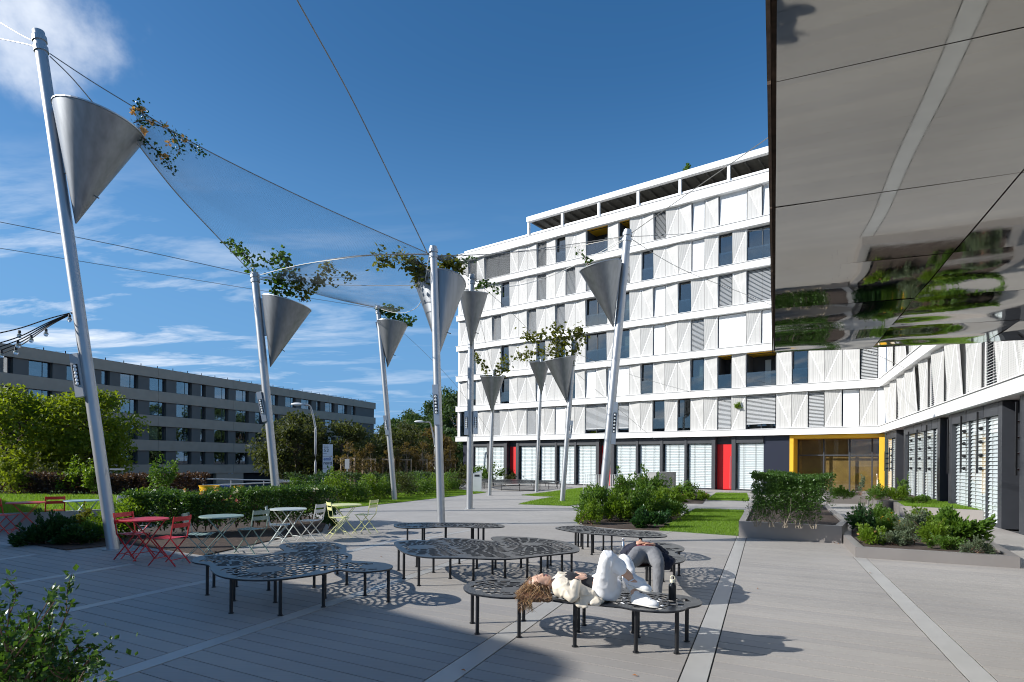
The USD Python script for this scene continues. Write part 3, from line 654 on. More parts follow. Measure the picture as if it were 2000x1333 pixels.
# ------------------------------------------------------------------ poles with cone planters, net and cables
mat('galvanised', (.40, .41, .42), .45, metal=.8, var=.08, vscale=5, sc=(1, 1, .25), bump=.04, bscale=60)
mat('cone_sheet', (.25, .26, .27), .42, metal=.85, var=.14, vscale=3.0, sc=(3, 3, .25), bump=.03, bscale=40)
mat('wire', (.28, .27, .25), .5, metal=.6); mat('wire_light', (.62, .61, .57), .5); mat('net_wire', (.10, .105, .11), .6)
mat('lamp_box', (.52, .53, .54), .4, metal=.7); mat('lamp_dark', (.02, .02, .02), .3); mat('lens', (.85, .85, .82), .15, spec=.8)
mat('black_rubber', (.012, .012, .012), .6)
mat('bulb_glass', (.8, .8, .78), .05, transmission_weight=.85)
POLES = {}
def ellipse_fix(px, py, depth): return D(px, py, depth)
def pole(key, base, top, r, cone=None, label='', lamps=(), group=None, lean_y=0.0, collar=None):
    b = G(*base); d = b[1]; t = D(top[0], top[1], d + lean_y)
    th = thing('cone_planter_mast', label, 'mast', b)
    m = MB(); m.tube([b + (0, 0, -.02), b + (t - b) * .6, t], [r, r * .98, r * .92], 20); part(th, 'pole', m, LOOK['galvanised'], smooth=40)
    m = MB(); m.revolve([(0, .02), (r * 1.75, .02), (r * 1.75, .0), (0, 0)], b, 24); part(th, 'base_plate', m, LOOK['galvanised'])
    u = _norm(t - b)
    for z in (.985, .965):
        q = b + (t - b) * z; m = MB(); m.tube([q - u * .05, q + u * .05], r * 1.12, 16); part(th, 'cable_collar', m, LOOK['galvanised'])
    if cone:
        (cl, cr, cy), (ax, ay), dy = cone           # rim left, right, height on the photograph; apex; how far nearer (-) or further (+) it hangs
        dc = d + dy; C = D((cl + cr) / 2, cy, dc); A = D(ax, ay, d + dy * .25); rad = (cr - cl) / 2 * dc / F
        axis = _norm(C - A); fr = frame_z(axis); h = np.linalg.norm(C - A)
        prof = [(.012, 0), (rad * .33, h * .33), (rad * .66, h * .66), (rad, h), (rad + .018, h + .004), (rad + .018, h + .03), (rad - .012, h + .03), (rad - .02, h - .02), (rad * .9, h - .12), (0.0, h - .14)]
        m = MB(); m.revolve(prof[:4], A, 40, fr); cn = part(th, 'cone', m, LOOK['cone_sheet'], smooth=30)
        m = MB(); m.revolve(prof[3:8], A, 40, fr); part(cn, 'rim', m, LOOK['galvanised'])
        m = MB(); m.revolve([(rad * .86, h - .10), (0.001, h - .08)], A, 24, fr); part(cn, 'soil', m, LOOK['soil'])
        s = np.clip(np.dot(C - b, u), 0, None); near = b + u * s
        e = C + _norm(near - C - axis * np.dot(near - C, axis)) * rad
        for k, w in ((.97, .045), (.60, .04)):
            q = A + (e - A) * k; pr = b + u * np.dot(q - b, u)
            m = MB(); m.bar(q, pr, w, .09); part(th, 'bracket', m, LOOK['galvanised'])
        lo, hi = A + (e - A) * .45, A + (e - A) * .99
        m = MB(); off = _norm(b + u * np.dot(lo - b, u) - lo) * .04; m.bar(lo + off, hi + off, .05, .07); part(th, 'mounting_rail', m, LOOK['galvanised'])
        q = A + axis * h * .30 + fr[0] * rad * .30; m = MB(); m.tube([q, q + fr[0] * .10 - axis * .04], .014, 8); part(cn, 'drain_spout', m, LOOK['wire'])
        POLES[key + '_rim'] = (C, rad, fr)
    for (x0, y0, x1, y1) in lamps:                  # strip lamp: top and bottom on the photograph
        P, Q = D(x0, y0, d - .08), D(x1, y1, d - .08); w = _norm(P - Q); L = np.linalg.norm(P - Q)
        m = MB(); m.bar(Q, P, .16, .12, up=(0, 1, 0)); lb = part(th, 'strip_lamp', m, LOOK['lamp_box'])
        m = MB(); m.bar(Q + w * L * .27 + (0, -.066, 0), Q + w * L * .75 + (0, -.066, 0), .10, .012, up=(0, 1, 0)); part(lb, 'lamp_panel', m, LOOK['lamp_dark'])
        for k in range(6):
            m = MB(); m.sphere(Q + w * L * (.30 + .08 * k) + (0, -.072, 0), .034, 1, (1, .5, 1)); part(lb, 'lens', m, LOOK['lens'])
        mid = (P + Q) / 2; pr = b + u * np.dot(mid - b, u); m = MB(); m.bar(mid, pr, .05, .1); part(lb, 'lamp_arm', m, LOOK['galvanised'])
    POLES[key] = (b, t, r)
    return th
def R_(px, y): return px / 2 * G(1000, y)[1] / F
pole('a', (222, 1074), (75, 62), R_(21.5, 1074), ((119, 270, 240), (148, 437), .12), 'big leaning mast beside the red cafe table with a large galvanised cone planter', [(147, 692, 160, 776)])
q = D(229, 917, POLES['a'][0][1] - .05); m = MB(); m.box(q, (.20, .14, .03)); single('pole_shelf', m, LOOK['galvanised'], 'small pale shelf plate fixed to the big leaning mast', 'shelf')
pole('b', (543, 1000), (497, 533), R_(15, 1000), ((514, 606, 594), (528, 717), .1), 'leaning mast behind the hedge whose cone planter overflows with dark green vine', [(506, 766, 518, 824)])
pole('c', (771, 977.5), (738, 598), R_(10, 977), ((737, 796, 633), (757, 718), .1), 'slim leaning mast rising from the far left lawn with a small cone planter', [(752, 812, 757, 850)])
pole('d', (862, 1024), (846, 482), R_(15.5, 1024), ((811, 909, 557), (858, 692), 1.0), 'tall mast in front of its cone planter behind the benches, thick vine spilling over', [(850, 752, 854, 830)])
pole('e', (917, 994.5), (921, 537), R_(12.5, 995), ((896, 953, 573), (920, 682), -.45), 'upright mast left of the white building, two strip lamps below its cone', [(911.5, 803, 911, 850), (929, 804, 929, 848)])
pole('f', (956, 968), (965, 722), R_(7.5, 968), ((937, 985.5, 735), (961, 808), -.5), 'thin far mast with a low cone planter of reddish twigs', [])
pole('g', (1048, 961.5), (1058, 700), R_(7, 962), ((1033, 1075, 706), (1058, 771), -.6), 'thin mast on the middle lawn, its narrow cone planter overlapping another cone', [])
pole('h', (1098, 980), (1122, 664), R_(10, 980), ((1064, 1121.5, 702), (1107, 787), -.25), 'leaning mast on the middle lawn, a broad autumn vine in its cone planter', [(1116, 822, 1112, 857)])
pole('i', (1175, 1003), (1226, 450), R_(16.5, 1000), ((1132, 1215, 522), (1198, 640), -.2), 'leaning mast out of the green bushes with a silver cone planter on its left', [(1202, 786, 1197, 868)])

def cable(pts, r, name_mat='wire'):
    m = MB(); m.tube(pts, r, 5); return m
def sag(a, b, s, n=24):
    t = np.linspace(0, 1, n)[:, None]; p = a + (b - a) * t; p[:, 2] -= (4 * s * t * (1 - t))[:, 0]; return p
def off_depth(px, py, d): return D(px, py, d)
da, db, dc_, dd_, de, di = (POLES[k][0][1] for k in 'abcdei')
TA, TB, TC, TD_, TE, TI = (POLES[k][1] for k in 'abcdei')
def at_top(k, px, py): return D(px, py, POLES[k][0][1])
CABLES = [
 ([at_top('a', 72, 82), D(0, 44, da + .4), D(-300, -150, da + 2)], .010, 'upper steel cable running off to the left from the big leaning mast', 'wire'),
 ([at_top('a', 70, 92), D(0, 76, da + .6), D(-300, 20, da + 3)], .010, 'lower steel cable running off to the left from the big leaning mast', 'wire'),
 ([at_top('d', 836, 498), D(762, 345, dd_ - 1.4), D(680, 180, dd_ - 3), D(580, 0, dd_ - 5), D(500, -150, dd_ - 6.5)], .016, 'long steel cable climbing out of the top of the picture from the middle mast', 'wire'),
 ([at_top('i', 1230, 458), D(1370, 360, di - 2.6), D(1520, 255, di - 5.4), D(1700, 120, di - 8.2)], .012, 'steel cable rising from the right hand mast toward the mirrored canopy', 'wire'),
 ([at_top('i', 1231, 463), D(1380, 455, di + 3), D(1540, 447, di + 7)], .010, 'level steel cable from the right hand mast across the white facade', 'wire'),
 ([at_top('i', 1231, 466), D(1340, 530, di + 5), D(1508, 597, di + 9.5), D(1768, 720, 28)], .012, 'steel cable falling from the right hand mast to the corner of the side wing', 'wire'),
 ([at_top('b', 490, 537), D(240, 482, db - .8), D(-20, 430, db - 1.6)], .012, 'upper steel cable running left from the mast behind the hedge', 'wire'),
 ([D(735, 603, dc_), D(505, 567, db + 4), D(240, 524, db), D(-20, 482, db - 2)], .010, 'lower steel cable passing behind the hedge mast toward the left', 'wire'),
 ([at_top('c', 742, 610), D(830, 690, dc_ + 1), D(900, 765, dc_ + 4), D(960, 850, dc_ + 8)], .007, 'thin cable falling from the slim mast toward the white building', 'wire'),
 ([at_top('e', 924, 545), D(1000, 612, de + 3), D(1080, 690, de + 7), D(1280, 860, de + 11)], .008, 'thin cable falling from the upright mast across the white facade', 'wire'),
 ([at_top('e', 930, 600), D(945, 655, de + 2), D(962, 725, POLES['f'][0][1])], .007, 'short cable between the upright mast and the thin far mast', 'wire'),
 ([at_top('h', 1124, 690), D(1240, 735, 30), D(1420, 785, 38)], .008, 'thin cable from the vine covered mast to the facade of the white building', 'wire'),
 ([at_top('i', 1221, 462), D(1100, 485, di + 2), D(905, 500, de - .4)], .010, 'steel cable between the right hand mast and the upright mast, the higher one', 'wire'),
 ([at_top('i', 1221, 468), D(1170, 500, di + 1), D(1145, 520, di + 2)], .010, 'short tilted cable at the top of the right hand mast', 'wire_light'),
]
for pts, r, lab, mt in CABLES: single('steel_cable', cable(spline(pts, 8, False), r), LOOK[mt], lab, 'cable')

def net(label, top, side, end, cell, r=.0010, sagd=.12):
    """a fan of net: between curve 'top' (corner to far end) and curve 'side' (corner to side end), closed by curve 'end'"""
    th = thing('wire_net', label, 'net', top[0])
    nu = int(np.linalg.norm(np.diff(top, axis=0), axis=1).sum() / cell)
    t = np.linspace(0, 1, len(top))
    def at(c, s): s = np.atleast_1d(s); tt = np.linspace(0, 1, len(c)); return np.stack([np.interp(s, tt, c[:, k]) for k in range(3)], 1)
    nv = int(np.linalg.norm(np.diff(end, axis=0), axis=1).sum() / cell)
    S, Tt = np.linspace(0, 1, nu + 1), np.linspace(0, 1, nv + 1)
    A, B = at(top, S), at(side, S)
    E = at(end, Tt); e0, e1 = E[0], E[-1]
    bow = E - (e0 + (e1 - e0) * Tt[:, None])
    Gd = A[:, None] * (1 - Tt)[None, :, None] + B[:, None] * Tt[None, :, None] + bow[None] * (S ** 2)[:, None, None]
    Gd[..., 2] -= sagd * np.sin(np.pi * S)[:, None] * np.sin(np.pi * Tt)[None]
    pts, cnt = [], []
    for sgn in (1, -1):
        for k in range(-nv, nu + nv + 1):
            i = np.arange(0, nv + 1); u = k + sgn * i if sgn > 0 else k - i
            ok = (u >= 0) & (u <= nu)
            # lines run diagonally, in steps of one cell
            ii, uu = i[ok], u[ok]
            if len(ii) > 1: pts.append(Gd[uu, ii]); cnt.append(len(ii))
    P = np.vstack(pts) - th.base
    c = UsdGeom.BasisCurves.Define(stage, numbered(th.path + '/net_wires')); c.CreateTypeAttr('linear')
    c.CreatePointsAttr(Vt.Vec3fArray.FromNumpy(P.astype(np.float32))); c.CreateCurveVertexCountsAttr(cnt); c.CreateWidthsAttr([r * 2]); c.SetWidthsInterpolation('constant')
    UsdShade.MaterialBindingAPI.Apply(c.GetPrim()).Bind(LOOK['net_wire']); c.GetPrim().SetCustomDataByKey('kind', 'stuff')
    for cc, mt in ((top, 'wire'), (side, 'wire'), (end, 'wire_light')): part(th, 'edge_cable', cable(cc, .012), LOOK[mt])
def curve(pts, n=40):
    c = spline(pts, 10, False); t = np.linspace(0, 1, n); tt = np.linspace(0, 1, len(c)); return np.stack([np.interp(t, tt, c[:, k]) for k in range(3)], 1)
dA, dB, dD, dC = da, db, dd_, dc_
c0 = D(97, 105, dA)
top1 = curve([D(265, 212, dA + .6), D(400, 292, dA + 1.6), D(620, 400, dA + 3.3), D(838, 496, dD)])
side1 = curve([D(268, 280, dA + .2), D(340, 372, dA + 1.2), D(420, 458, dA + 3.2), D(494, 536, dB)])
end1 = curve([D(838, 496, dD), D(740, 498, dD - .2), D(650, 508, dD), D(580, 519, (dD + dB) / 2), D(505, 538, dB)])
net('large sagging wire net between the three left masts under the blue sky', top1, side1, end1, .105)
top2 = curve([D(580, 519, (dD + dB) / 2), D(700, 500, dD - .2), D(838, 498, dD)])
side2 = curve([D(505, 545, dB), D(600, 570, dB + 3), D(670, 588, dB + 7), D(738, 602, dC)])
end2 = curve([D(838, 500, dD), D(828, 560, dD + .6), D(815, 600, dD + 2.5), D(780, 612, dC - 2), D(742, 604, dC)])
net('smaller wire net between the hedge mast and the slim far mast', top2, side2, end2, .11)
top3 = curve([D(850, 500, dD), D(980, 495, dD + 1), D(1100, 480, di + 1), D(1220, 462, di)])
side3 = curve([D(850, 505, dD), D(880, 520, de - 1.5), D(905, 535, de - .5), D(921, 545, de)])
end3 = curve([D(1220, 466, di), D(1140, 510, di + 1), D(1060, 545, de + .5), D(990, 560, de), D(925, 548, de)])
net('faint wire net in front of the white facade between the middle and right hand masts', top3, side3, end3, .13, .0010)
for pts, lab in (([c0, D(180, 160, dA + .3), D(265, 212, dA + .6)], 'upper stay between the big leaning mast and the corner of the large net'), ([c0 + (0, 0, -.05), D(140, 152, dA + .3), D(186, 206, dA + .9)], 'lower stay of the big leaning mast behind its cone planter'),
                 ([at_top('b', 500, 540), D(640, 556, dB + 2.5), D(820, 558, dD + .8)], 'light rope between the hedge mast and the middle cone planter')):
    single('steel_cable', cable(spline(pts, 8, False), .011), LOOK['wire'], lab, 'cable')
# string of bulbs
lg = thing('light_string', 'festoon cables with clear bulbs tied to the big leaning mast, at the left edge', 'light string', D(150, 612, da))
m = MB(); q = D(150.5, 611, da); m.tube([q + (-.11, 0, 0), q + (.11, 0, .0)], .03, 8); part(lg, 'hook', m, LOOK['galvanised'])
for k, (y1, yy) in enumerate(((655, -.4), (676, -.2), (684, .0), (692, .2), (700, .4))):
    pts = spline([D(136, 612 + k * .8, da), D(95, 618 + (y1 - 640) * .33, da - .15 + yy * .3), D(40, 630 + (y1 - 640) * .75, da - .3 + yy), D(-20, y1, da - .5 + yy * 1.6)], 10, False)
    part(lg, 'festoon_cable', cable(pts, .011), LOOK['black_rubber'])
for px, py in ((136, 620), (90, 648), (61, 660), (35, 671), (31, 684), (3, 690), (38, 651)):
    p = D(px, py, da - .25); m = MB(); m.tube([p + (0, 0, .05), p], [.022, .026], 8); sk = part(lg, 'bulb_socket', m, LOOK['black_rubber'])
    m = MB(); m.sphere(p + (0, 0, -.05), .04, 2, (1, 1, 1.15)); part(sk, 'bulb', m, LOOK['bulb_glass'], smooth=True)

# ------------------------------------------------------------------ perforated benches
mat('bench_black', (.016, .018, .022), .33, spec=.6, var=.2, vscale=6); mat('bench_leg', (.008, .008, .009), .4)
BT, BH = .010, .435
def from_zoom(pts, x0, y0, s, z=BH): return [G2(x0 + x / s, y0 + y / s, z) for x, y in pts]
def bench(label, outline, lobes, legs, seed, hole=1.0):
    P = Polygon(spline(outline, 8)).buffer(0).buffer(.03).buffer(-.03)
    if P.geom_type != 'Polygon': P = max(P.geoms, key=lambda g: g.area)
    inner = P.buffer(-.045); pin = prep(inner); holes = []
    L = np.array([l[:2] for l in lobes])
    for li, (cx, cy, r0, tw, ph) in enumerate(lobes):
        r = r0; ring = 0
        while r < 3.0:
            g = min(1.0, .35 + r / 1.1); wr = (.026 + .042 * g) * hole                # slot width across the ring
            ln = (.045 + .095 * g) * hole; step = ln + .014 + .020 * g
            n = max(5, int(2 * math.pi * r / step)); da_ = 2 * math.pi / n; half = ln / (2 * r) if ln / r < da_ * .92 else da_ * .38
            a0 = ring * .36 * da_ + ph
            hit = False
            for k in range(n):
                a = a0 + k * da_; c = np.array([cx + r * math.cos(a), cy + r * math.sin(a)])
                dist = np.hypot(*(L - c).T)
                if dist.argmin() != li or not pin.contains(Point(c)): continue
                if len(L) > 1 and np.partition(dist, 1)[1] - dist[li] < .05: continue
                sk = 0.0
                q = []
                for aa in np.linspace(-half, half, 3): q.append((r - wr / 2 + sk * aa * r, a + aa))
                for aa in np.linspace(half, -half, 3): q.append((r + wr / 2 + sk * aa * r, a + aa))
                h = Polygon([(cx + rr * math.cos(t), cy + rr * math.sin(t)) for rr, t in q])
                if inner.contains(h): holes.append(np.array(h.exterior.coords)[:-1]); hit = True
            r += wr + .012 + .013 * g; ring += 1
    m = CrossSection([np.array(P.exterior.coords)[:-1]] + holes, FillRule.EvenOdd).extrude(BT)
    v, f = arr(m); v[:, 2] += BH - BT
    c = np.array(P.centroid.coords[0])
    th = thing('perforated_bench', label, 'bench', (*c, 0))
    part(th, 'seat_plate', (v, f), LOOK['bench_black'])
    ring = P.buffer(-.006).difference(P.buffer(-.022)); part(th, 'edge_band', MB().poly(ring, BH - .020, BH - BT - .001), LOOK['bench_leg'])
    ins = P.buffer(-.05)
    for x, y in legs:
        p = Point(x, y)
        if not ins.contains(p): q = ins.exterior.interpolate(ins.exterior.project(p)); x, y = q.x, q.y
        b = MB(); b.tube([(x, y, .004), (x, y, BH - BT - .002)], .019, 10); lg_ = part(th, 'leg', b, LOOK['bench_leg'], smooth=40)
        b = MB(); b.tube([(x, y, .001), (x, y, .010)], .03, 10); part(lg_, 'foot', b, LOOK['bench_leg'])
    return th, P
def lob(x, y, x0, y0, s, r0=.10, tw=.0, ph=0.0): return (*G2(x0 + x / s, y0 + y / s, BH), r0, tw, ph)
def lg2(pts, x0, y0, s): return [G2(x0 + x / s, y0 + y / s, .0) for x, y in pts]
z5 = (360, 1040, 4.762); z6 = (760, 1010, 5.128); z7 = (890, 1100, 3.922); z8 = (1070, 1010, 5.714)
bench('dark blue looking bench on the left, half in shade, with four uneven lobes',
      from_zoom([(65, 260), (130, 225), (260, 208), (420, 205), (620, 212), (760, 203), (880, 185), (930, 168), (885, 140), (900, 112), (1010, 96), (1200, 90), (1390, 95), (1490, 125), (1510, 165), (1500, 188), (1555, 205), (1562, 235), (1560, 262), (1700, 270), (1850, 283), (1930, 305), (1935, 328), (1870, 348), (1700, 365), (1540, 362), (1430, 348), (1300, 380), (1120, 408), (900, 434), (660, 443), (440, 428), (310, 398), (248, 350), (225, 305), (100, 282)], *z5),
      [lob(460, 262, *z5, .10, .9, .3), lob(1180, 240, *z5, .08, -.8), lob(1180, 122, *z5, .12, .4), lob(1760, 318, *z5, .2, .5), lob(760, 345, *z5, .25, .7)],
      lg2([(213, 585), (275, 512), (435, 755), (460, 640), (483, 508), (785, 542), (845, 655), (892, 775), (1208, 512), (1293, 697), (1308, 615), (1510, 490), (1680, 588), (1897, 650), (1423, 390), (930, 180 + 190)], *z5), 1, 1.12)
bench('long central bench on many legs behind the lying woman',
      from_zoom([(48, 262), (85, 241), (240, 232), (385, 233), (430, 218), (600, 210), (830, 220), (985, 236), (1045, 232), (1018, 208), (1070, 195), (1180, 195), (1400, 204), (1600, 223), (1760, 246), (1870, 285), (1910, 322), (1870, 350), (1700, 370), (1500, 391), (1260, 415), (1050, 420), (700, 408), (400, 404), (210, 376), (120, 340), (78, 305)], *z6),
      [lob(330, 300, *z6, .25, .9, .2), lob(860, 275, *z6, .05, 1.1), lob(1430, 270, *z6, .2, -.8, .4)],
      lg2([(95, 538), (147, 620), (278, 502), (297, 690), (444, 558), (612, 620), (718, 465), (843, 640), (878, 520), (1035, 575), (1065, 515), (1160, 612), (1320, 512), (1383, 610), (1408, 450), (1520, 560), (1587, 515), (1652, 480), (1730, 580), (1827, 570)], *z6), 2)
bench('nearest bench, on which the woman in beige and white lies',
      from_zoom([(58, 190), (82, 160), (150, 136), (300, 121), (450, 125), (570, 140), (700, 162), (900, 160), (1060, 163), (1230, 185), (1400, 208), (1600, 232), (1760, 250), (1860, 275), (1890, 302), (1865, 322), (1780, 340), (1740, 357), (1640, 370), (1500, 366), (1360, 352), (1270, 335), (1100, 318), (950, 305), (850, 298), (700, 275), (600, 258), (480, 262), (350, 262), (200, 246), (100, 225)], *z7),
      [lob(440, 205, *z7, .16, .55, .3), lob(1000, 235, *z7, .14, .9), lob(1400, 290, *z7, .12, .7, .5)],
      lg2([(124, 462), (165, 545), (485, 570), (530, 440), (912, 642), (938, 530), (962, 435), (1362, 535), (1380, 687), (1395, 570), (1693, 695), (1770, 602)], *z7), 3)
bench('bench at the right on which the person in grey leggings lies back',
      from_zoom([(860, 350), (940, 300), (1100, 285), (1310, 285), (1450, 310), (1522, 345), (1505, 375), (1425, 387), (1430, 408), (1520, 440), (1535, 477), (1465, 507), (1280, 533), (1080, 548), (960, 542), (890, 490), (860, 420)], *z8),
      [lob(1340, 330, *z8, .2, .5), lob(1180, 430, *z8, .15, .8), lob(1440, 460, *z8, .1, .4)],
      lg2([(1102, 715), (1135, 820), (1285, 725), (1380, 610), (1432, 750), (1462, 655), (1462, 410), (960, 620), (900, 520)], *z8), 4)
bench('slender bench further back beside the tall middle mast',
      from_zoom([(45, 85), (85, 65), (300, 55), (600, 55), (900, 59), (1080, 68), (1155, 88), (1120, 101), (900, 106), (700, 98), (500, 100), (300, 110), (150, 110), (70, 100)], *z6),
      [lob(250, 82, *z6, .2, .8), lob(700, 75, *z6, .1, .9), lob(1010, 85, *z6, .1, .6)],
      lg2([(100, 235), (326, 238), (350, 232), (600, 212), (868, 225), (893, 225), (1003, 236), (1030, 190), (1127, 190), (612, 205)], *z6), 5)
bench('bench in front of the green bushes, partly behind the lying women',
      from_zoom([(82, 120), (150, 105), (300, 97), (450, 100), (600, 124), (800, 143), (1000, 150), (1200, 165), (1310, 195), (1333, 210), (1280, 222), (1100, 226), (900, 216), (700, 201), (500, 188), (300, 166), (150, 140)], *z8),
      [lob(330, 125, *z8, .15, .8), lob(800, 180, *z8, .15, 1.0), lob(1180, 195, *z8, .12, .6)],
      lg2([(135, 262), (155, 262), (268, 297), (362, 322), (388, 360), (490, 425), (505, 400), (678, 365), (728, 382), (836, 300), (940, 292), (1062, 282), (1228, 287), (1268, 285)], *z8), 6)
# the long row of benches at the foot of the white house
def far_bench(pts, label):
    o = [G2(x, y, BH) for x, y in pts]; P = Polygon(o); 
    ring = Polygon(spline(o, 6)).exterior; L = ring.length
    return bench(label, o, [(*np.array(P.centroid.coords[0]), .3, .6, 0)], [np.array(ring.interpolate(q).coords[0]) for q in np.arange(.3, L, 1.25)], 7, 1.6)
far_bench([(878, 937), (895, 934.5), (925, 935), (960, 936), (963, 939), (930, 941), (895, 942), (880, 940)], 'low dark bench at the left end of the far row, behind the litter bin')
far_bench([(940, 939), (985, 936.5), (1040, 938), (1085, 939.5), (1095, 941.5), (1060, 943.5), (1035, 945.5), (990, 945), (950, 943)], 'wide dark bench of the far row before the white house flower bed')

# ------------------------------------------------------------------ cafe tables and folding chairs
PAINT = {'red': (.50, .018, .022), 'coral': (.62, .045, .03), 'sage': (.22, .29, .24), 'pale': (.46, .50, .46), 'yellow': (.66, .66, .30), 'blue_grey': (.33, .46, .47), 'offwhite': (.62, .61, .56)}
for k, c in PAINT.items(): mat('paint_' + k, c, .42, var=.05, vscale=8)
def build_table(col, label, loc, rotz, dia=.77, group=None):
    t = thing('cafe_table', label, 'table', (0, 0, 0)); mt = LOOK['paint_' + col]; h = .71; r = dia / 2
    m = MB(); m.revolve([(0, h - .004), (r - .006, h - .004), (r, h - .010), (r, h - .028), (r - .008, h - .028), (r - .01, h - .012), (0, h - .012)], (0, 0, 0), 40); part(t, 'table_top', m, mt, local=True)
    for s in (-1, 1):
        m = MB()
        m.bar((-.28, .21 * s, 0.01), (.25, .21 * s, h - .03), .012, .026, up=(0, 1, 0)); part(t, 'leg', m, mt, local=True)
        m = MB(); m.bar((.28, .19 * s, 0.01), (-.25, .19 * s, h - .03), .012, .026, up=(0, 1, 0)); part(t, 'leg', m, mt, local=True)
    for x, z, w in ((-.22, .09, .21), (.22, .09, .19), (.24, h - .035, .21), (-.24, h - .035, .19)):
        m = MB(); m.tube([(x, -w, z), (x, w, z)], .008, 6); part(t, 'crossbar', m, mt, local=True)
    p = stage.GetPrimAtPath(t.path); p.GetAttribute('xformOp:translate').Set(Gf.Vec3d(*map(float, loc))); p.GetAttribute('xformOp:rotateZ').Set(math.degrees(rotz)); return t
def build_chair(col, label, loc, rotz):
    """faces +x; two flat back slats, slatted seat, crossed flat legs"""
    t = thing('folding_chair', label, 'chair', (0, 0, 0)); mt = LOOK['paint_' + col]; w = .19
    for s in (-1, 1):
        m = MB(); m.bar((.24, w * s, .008), (-.17, w * s, .46), .010, .024, up=(0, 1, 0)); m.bar((-.17, w * s, .455), (-.235, w * s, .82), .010, .024, up=(0, 1, 0)); part(t, 'long_leg', m, mt, local=True)
        m = MB(); m.bar((-.25, (w - .022) * s, .008), (.17, (w - .022) * s, .445), .010, .024, up=(0, 1, 0)); part(t, 'short_leg', m, mt, local=True)
    for z, h in ((.775, .075), (.665, .07)):
        x = -.17 - (z - .455) * .178; m = MB(); k = 7
        ys = np.linspace(-w - .012, w + .012, k); xs_ = x - .012 - .022 * np.cos(ys / w * np.pi / 2) + .0
        v, f = [], []
        for yy, xx in zip(ys, xs_):
            for dx in (-.003, .003):
                for dz in (-h / 2, h / 2): v.append((xx + dx - dz * .178, yy, z + dz))
        for q in range(k - 1):
            a = q * 4; b = a + 4
            for i0, i1 in ((0, 1), (1, 3), (3, 2), (2, 0)): f += [(a + i0, a + i1, b + i1), (a + i0, b + i1, b + i0)]
        f += [(0, 2, 3), (0, 3, 1), (len(v) - 4, len(v) - 1, len(v) - 2), (len(v) - 4, len(v) - 3, len(v) - 1)]
        part(t, 'back_slat', (np.array(v), np.array(f)), mt, local=True)
    for q in range(6):
        x = -.15 + q * .066; m = MB(); m.box((x, 0, .452 + .006 * math.cos(q * 1.1)), (.058, 2 * w - .02, .006)); part(t, 'seat_slat', m, mt, local=True)
    for x, z in ((.15, .12), (-.17, .105)): m = MB(); m.tube([(x, -w, z), (x, w, z)], .007, 6); part(t, 'crossbar', m, mt, local=True)
    p = stage.GetPrimAtPath(t.path); p.GetAttribute('xformOp:translate').Set(Gf.Vec3d(*map(float, loc))); p.GetAttribute('xformOp:rotateZ').Set(math.degrees(rotz)); return t
def tpos(px, py): q = G(px, py, .71); return (q[0], q[1], 0)
def cpos(px, py): q = G(px, py, .455); return (q[0], q[1], 0)
build_table('red', 'red round folding table right beside the big leaning mast', tpos(282, 1013), 1.0)
build_table('sage', 'sage green round folding table between two green chairs in front of the hedge', tpos(433, 1007), .5)
build_table('pale', 'pale grey green round folding table left of the yellow chairs', tpos(563, 993.3), .9)
build_table('yellow', 'yellow round folding table at the edge of the far left lawn', tpos(674, 985), .3)
build_table('coral', 'coral red round folding table by the concrete wall at the left edge', tpos(51, 981), .7)
build_table('blue_grey', 'blue grey round folding table on the left before the raised lawn', tpos(159.5, 977), 1.2)
build_chair('red', 'red folding chair tucked behind the left side of the red table', cpos(262, 1042), -.25)
build_chair('red', 'red folding chair on the right side of the red table', cpos(332, 1050), 2.95)
build_chair('sage', 'sage green folding chair right behind the red one, left of the green table', cpos(391, 1043), .25)
build_chair('sage', 'sage green folding chair on the right of the sage green table, in shade', cpos(492, 1033), 2.75)
build_chair('pale', 'pale green folding chair facing the pale table, seat beside the dark hedge', cpos(545, 1024.5), .35)
build_chair('offwhite', 'greyish white folding chair whose back touches the yellow one', cpos(608, 1016.5), 2.9)
build_chair('yellow', 'yellow folding chair on the left of the yellow table', cpos(662, 1011), .55)
build_chair('yellow', 'yellow folding chair on the right of the yellow table, in full sun', cpos(714, 1005), 2.85)
build_chair('coral', 'coral red folding chair alone beside the dark shrub near the raised lawn', cpos(106, 997), 2.3)
build_chair('coral', 'coral red folding chair cut off by the left edge of the picture', cpos(10, 1006), .1)
build_chair('offwhite', 'off white folding chair half hidden behind the big leaning mast', cpos(228, 994), 2.9)
build_chair('offwhite', 'off white folding chair behind the hedge below the yellow planter box', D(345, 985, 19) * (1, 1, 0) , 2.2)

# ------------------------------------------------------------------ planters
def planter(label, ring, h, wall=.06, soil=True, zt=-.05, cap=.15):
    P = Polygon(ring).buffer(0); th = thing('metal_planter', label, 'planter', (*np.array(P.centroid.coords[0]), 0))
    r = [np.array(p) for p in ring]
    n = len(r); A = Polygon(r).exterior.is_ccw
    inn = P.buffer(-cap, join_style=2)
    for i in range(n):
        a, b = r[i], r[(i + 1) % n]
        side = LineString([a, b]).buffer(cap * 1.02, cap_style=2, join_style=2).intersection(P)
        # mitred corners: keep what is nearest to this side
        side = Polygon([a, b, *(inn.exterior.coords[int(np.argmin([np.hypot(x - q[0], y - q[1]) for x, y in inn.exterior.coords]))] for q in (b, a))]).buffer(-.0015)
        if side.area > .001: part(th, 'side_sheet', MB().poly(side, -.01, h), LOOK['planter_metal'])
    part(th, 'soil', MB().poly(inn.buffer(-.002), -.01, h + zt), LOOK['soil' if soil else 'lawn_base'])
    return th, inn
PR1 = [G2(1442.5, 1050), G2(1645, 1062), G2(1656, 1048), G2(1612, 1004), G2(1466, 1000)]
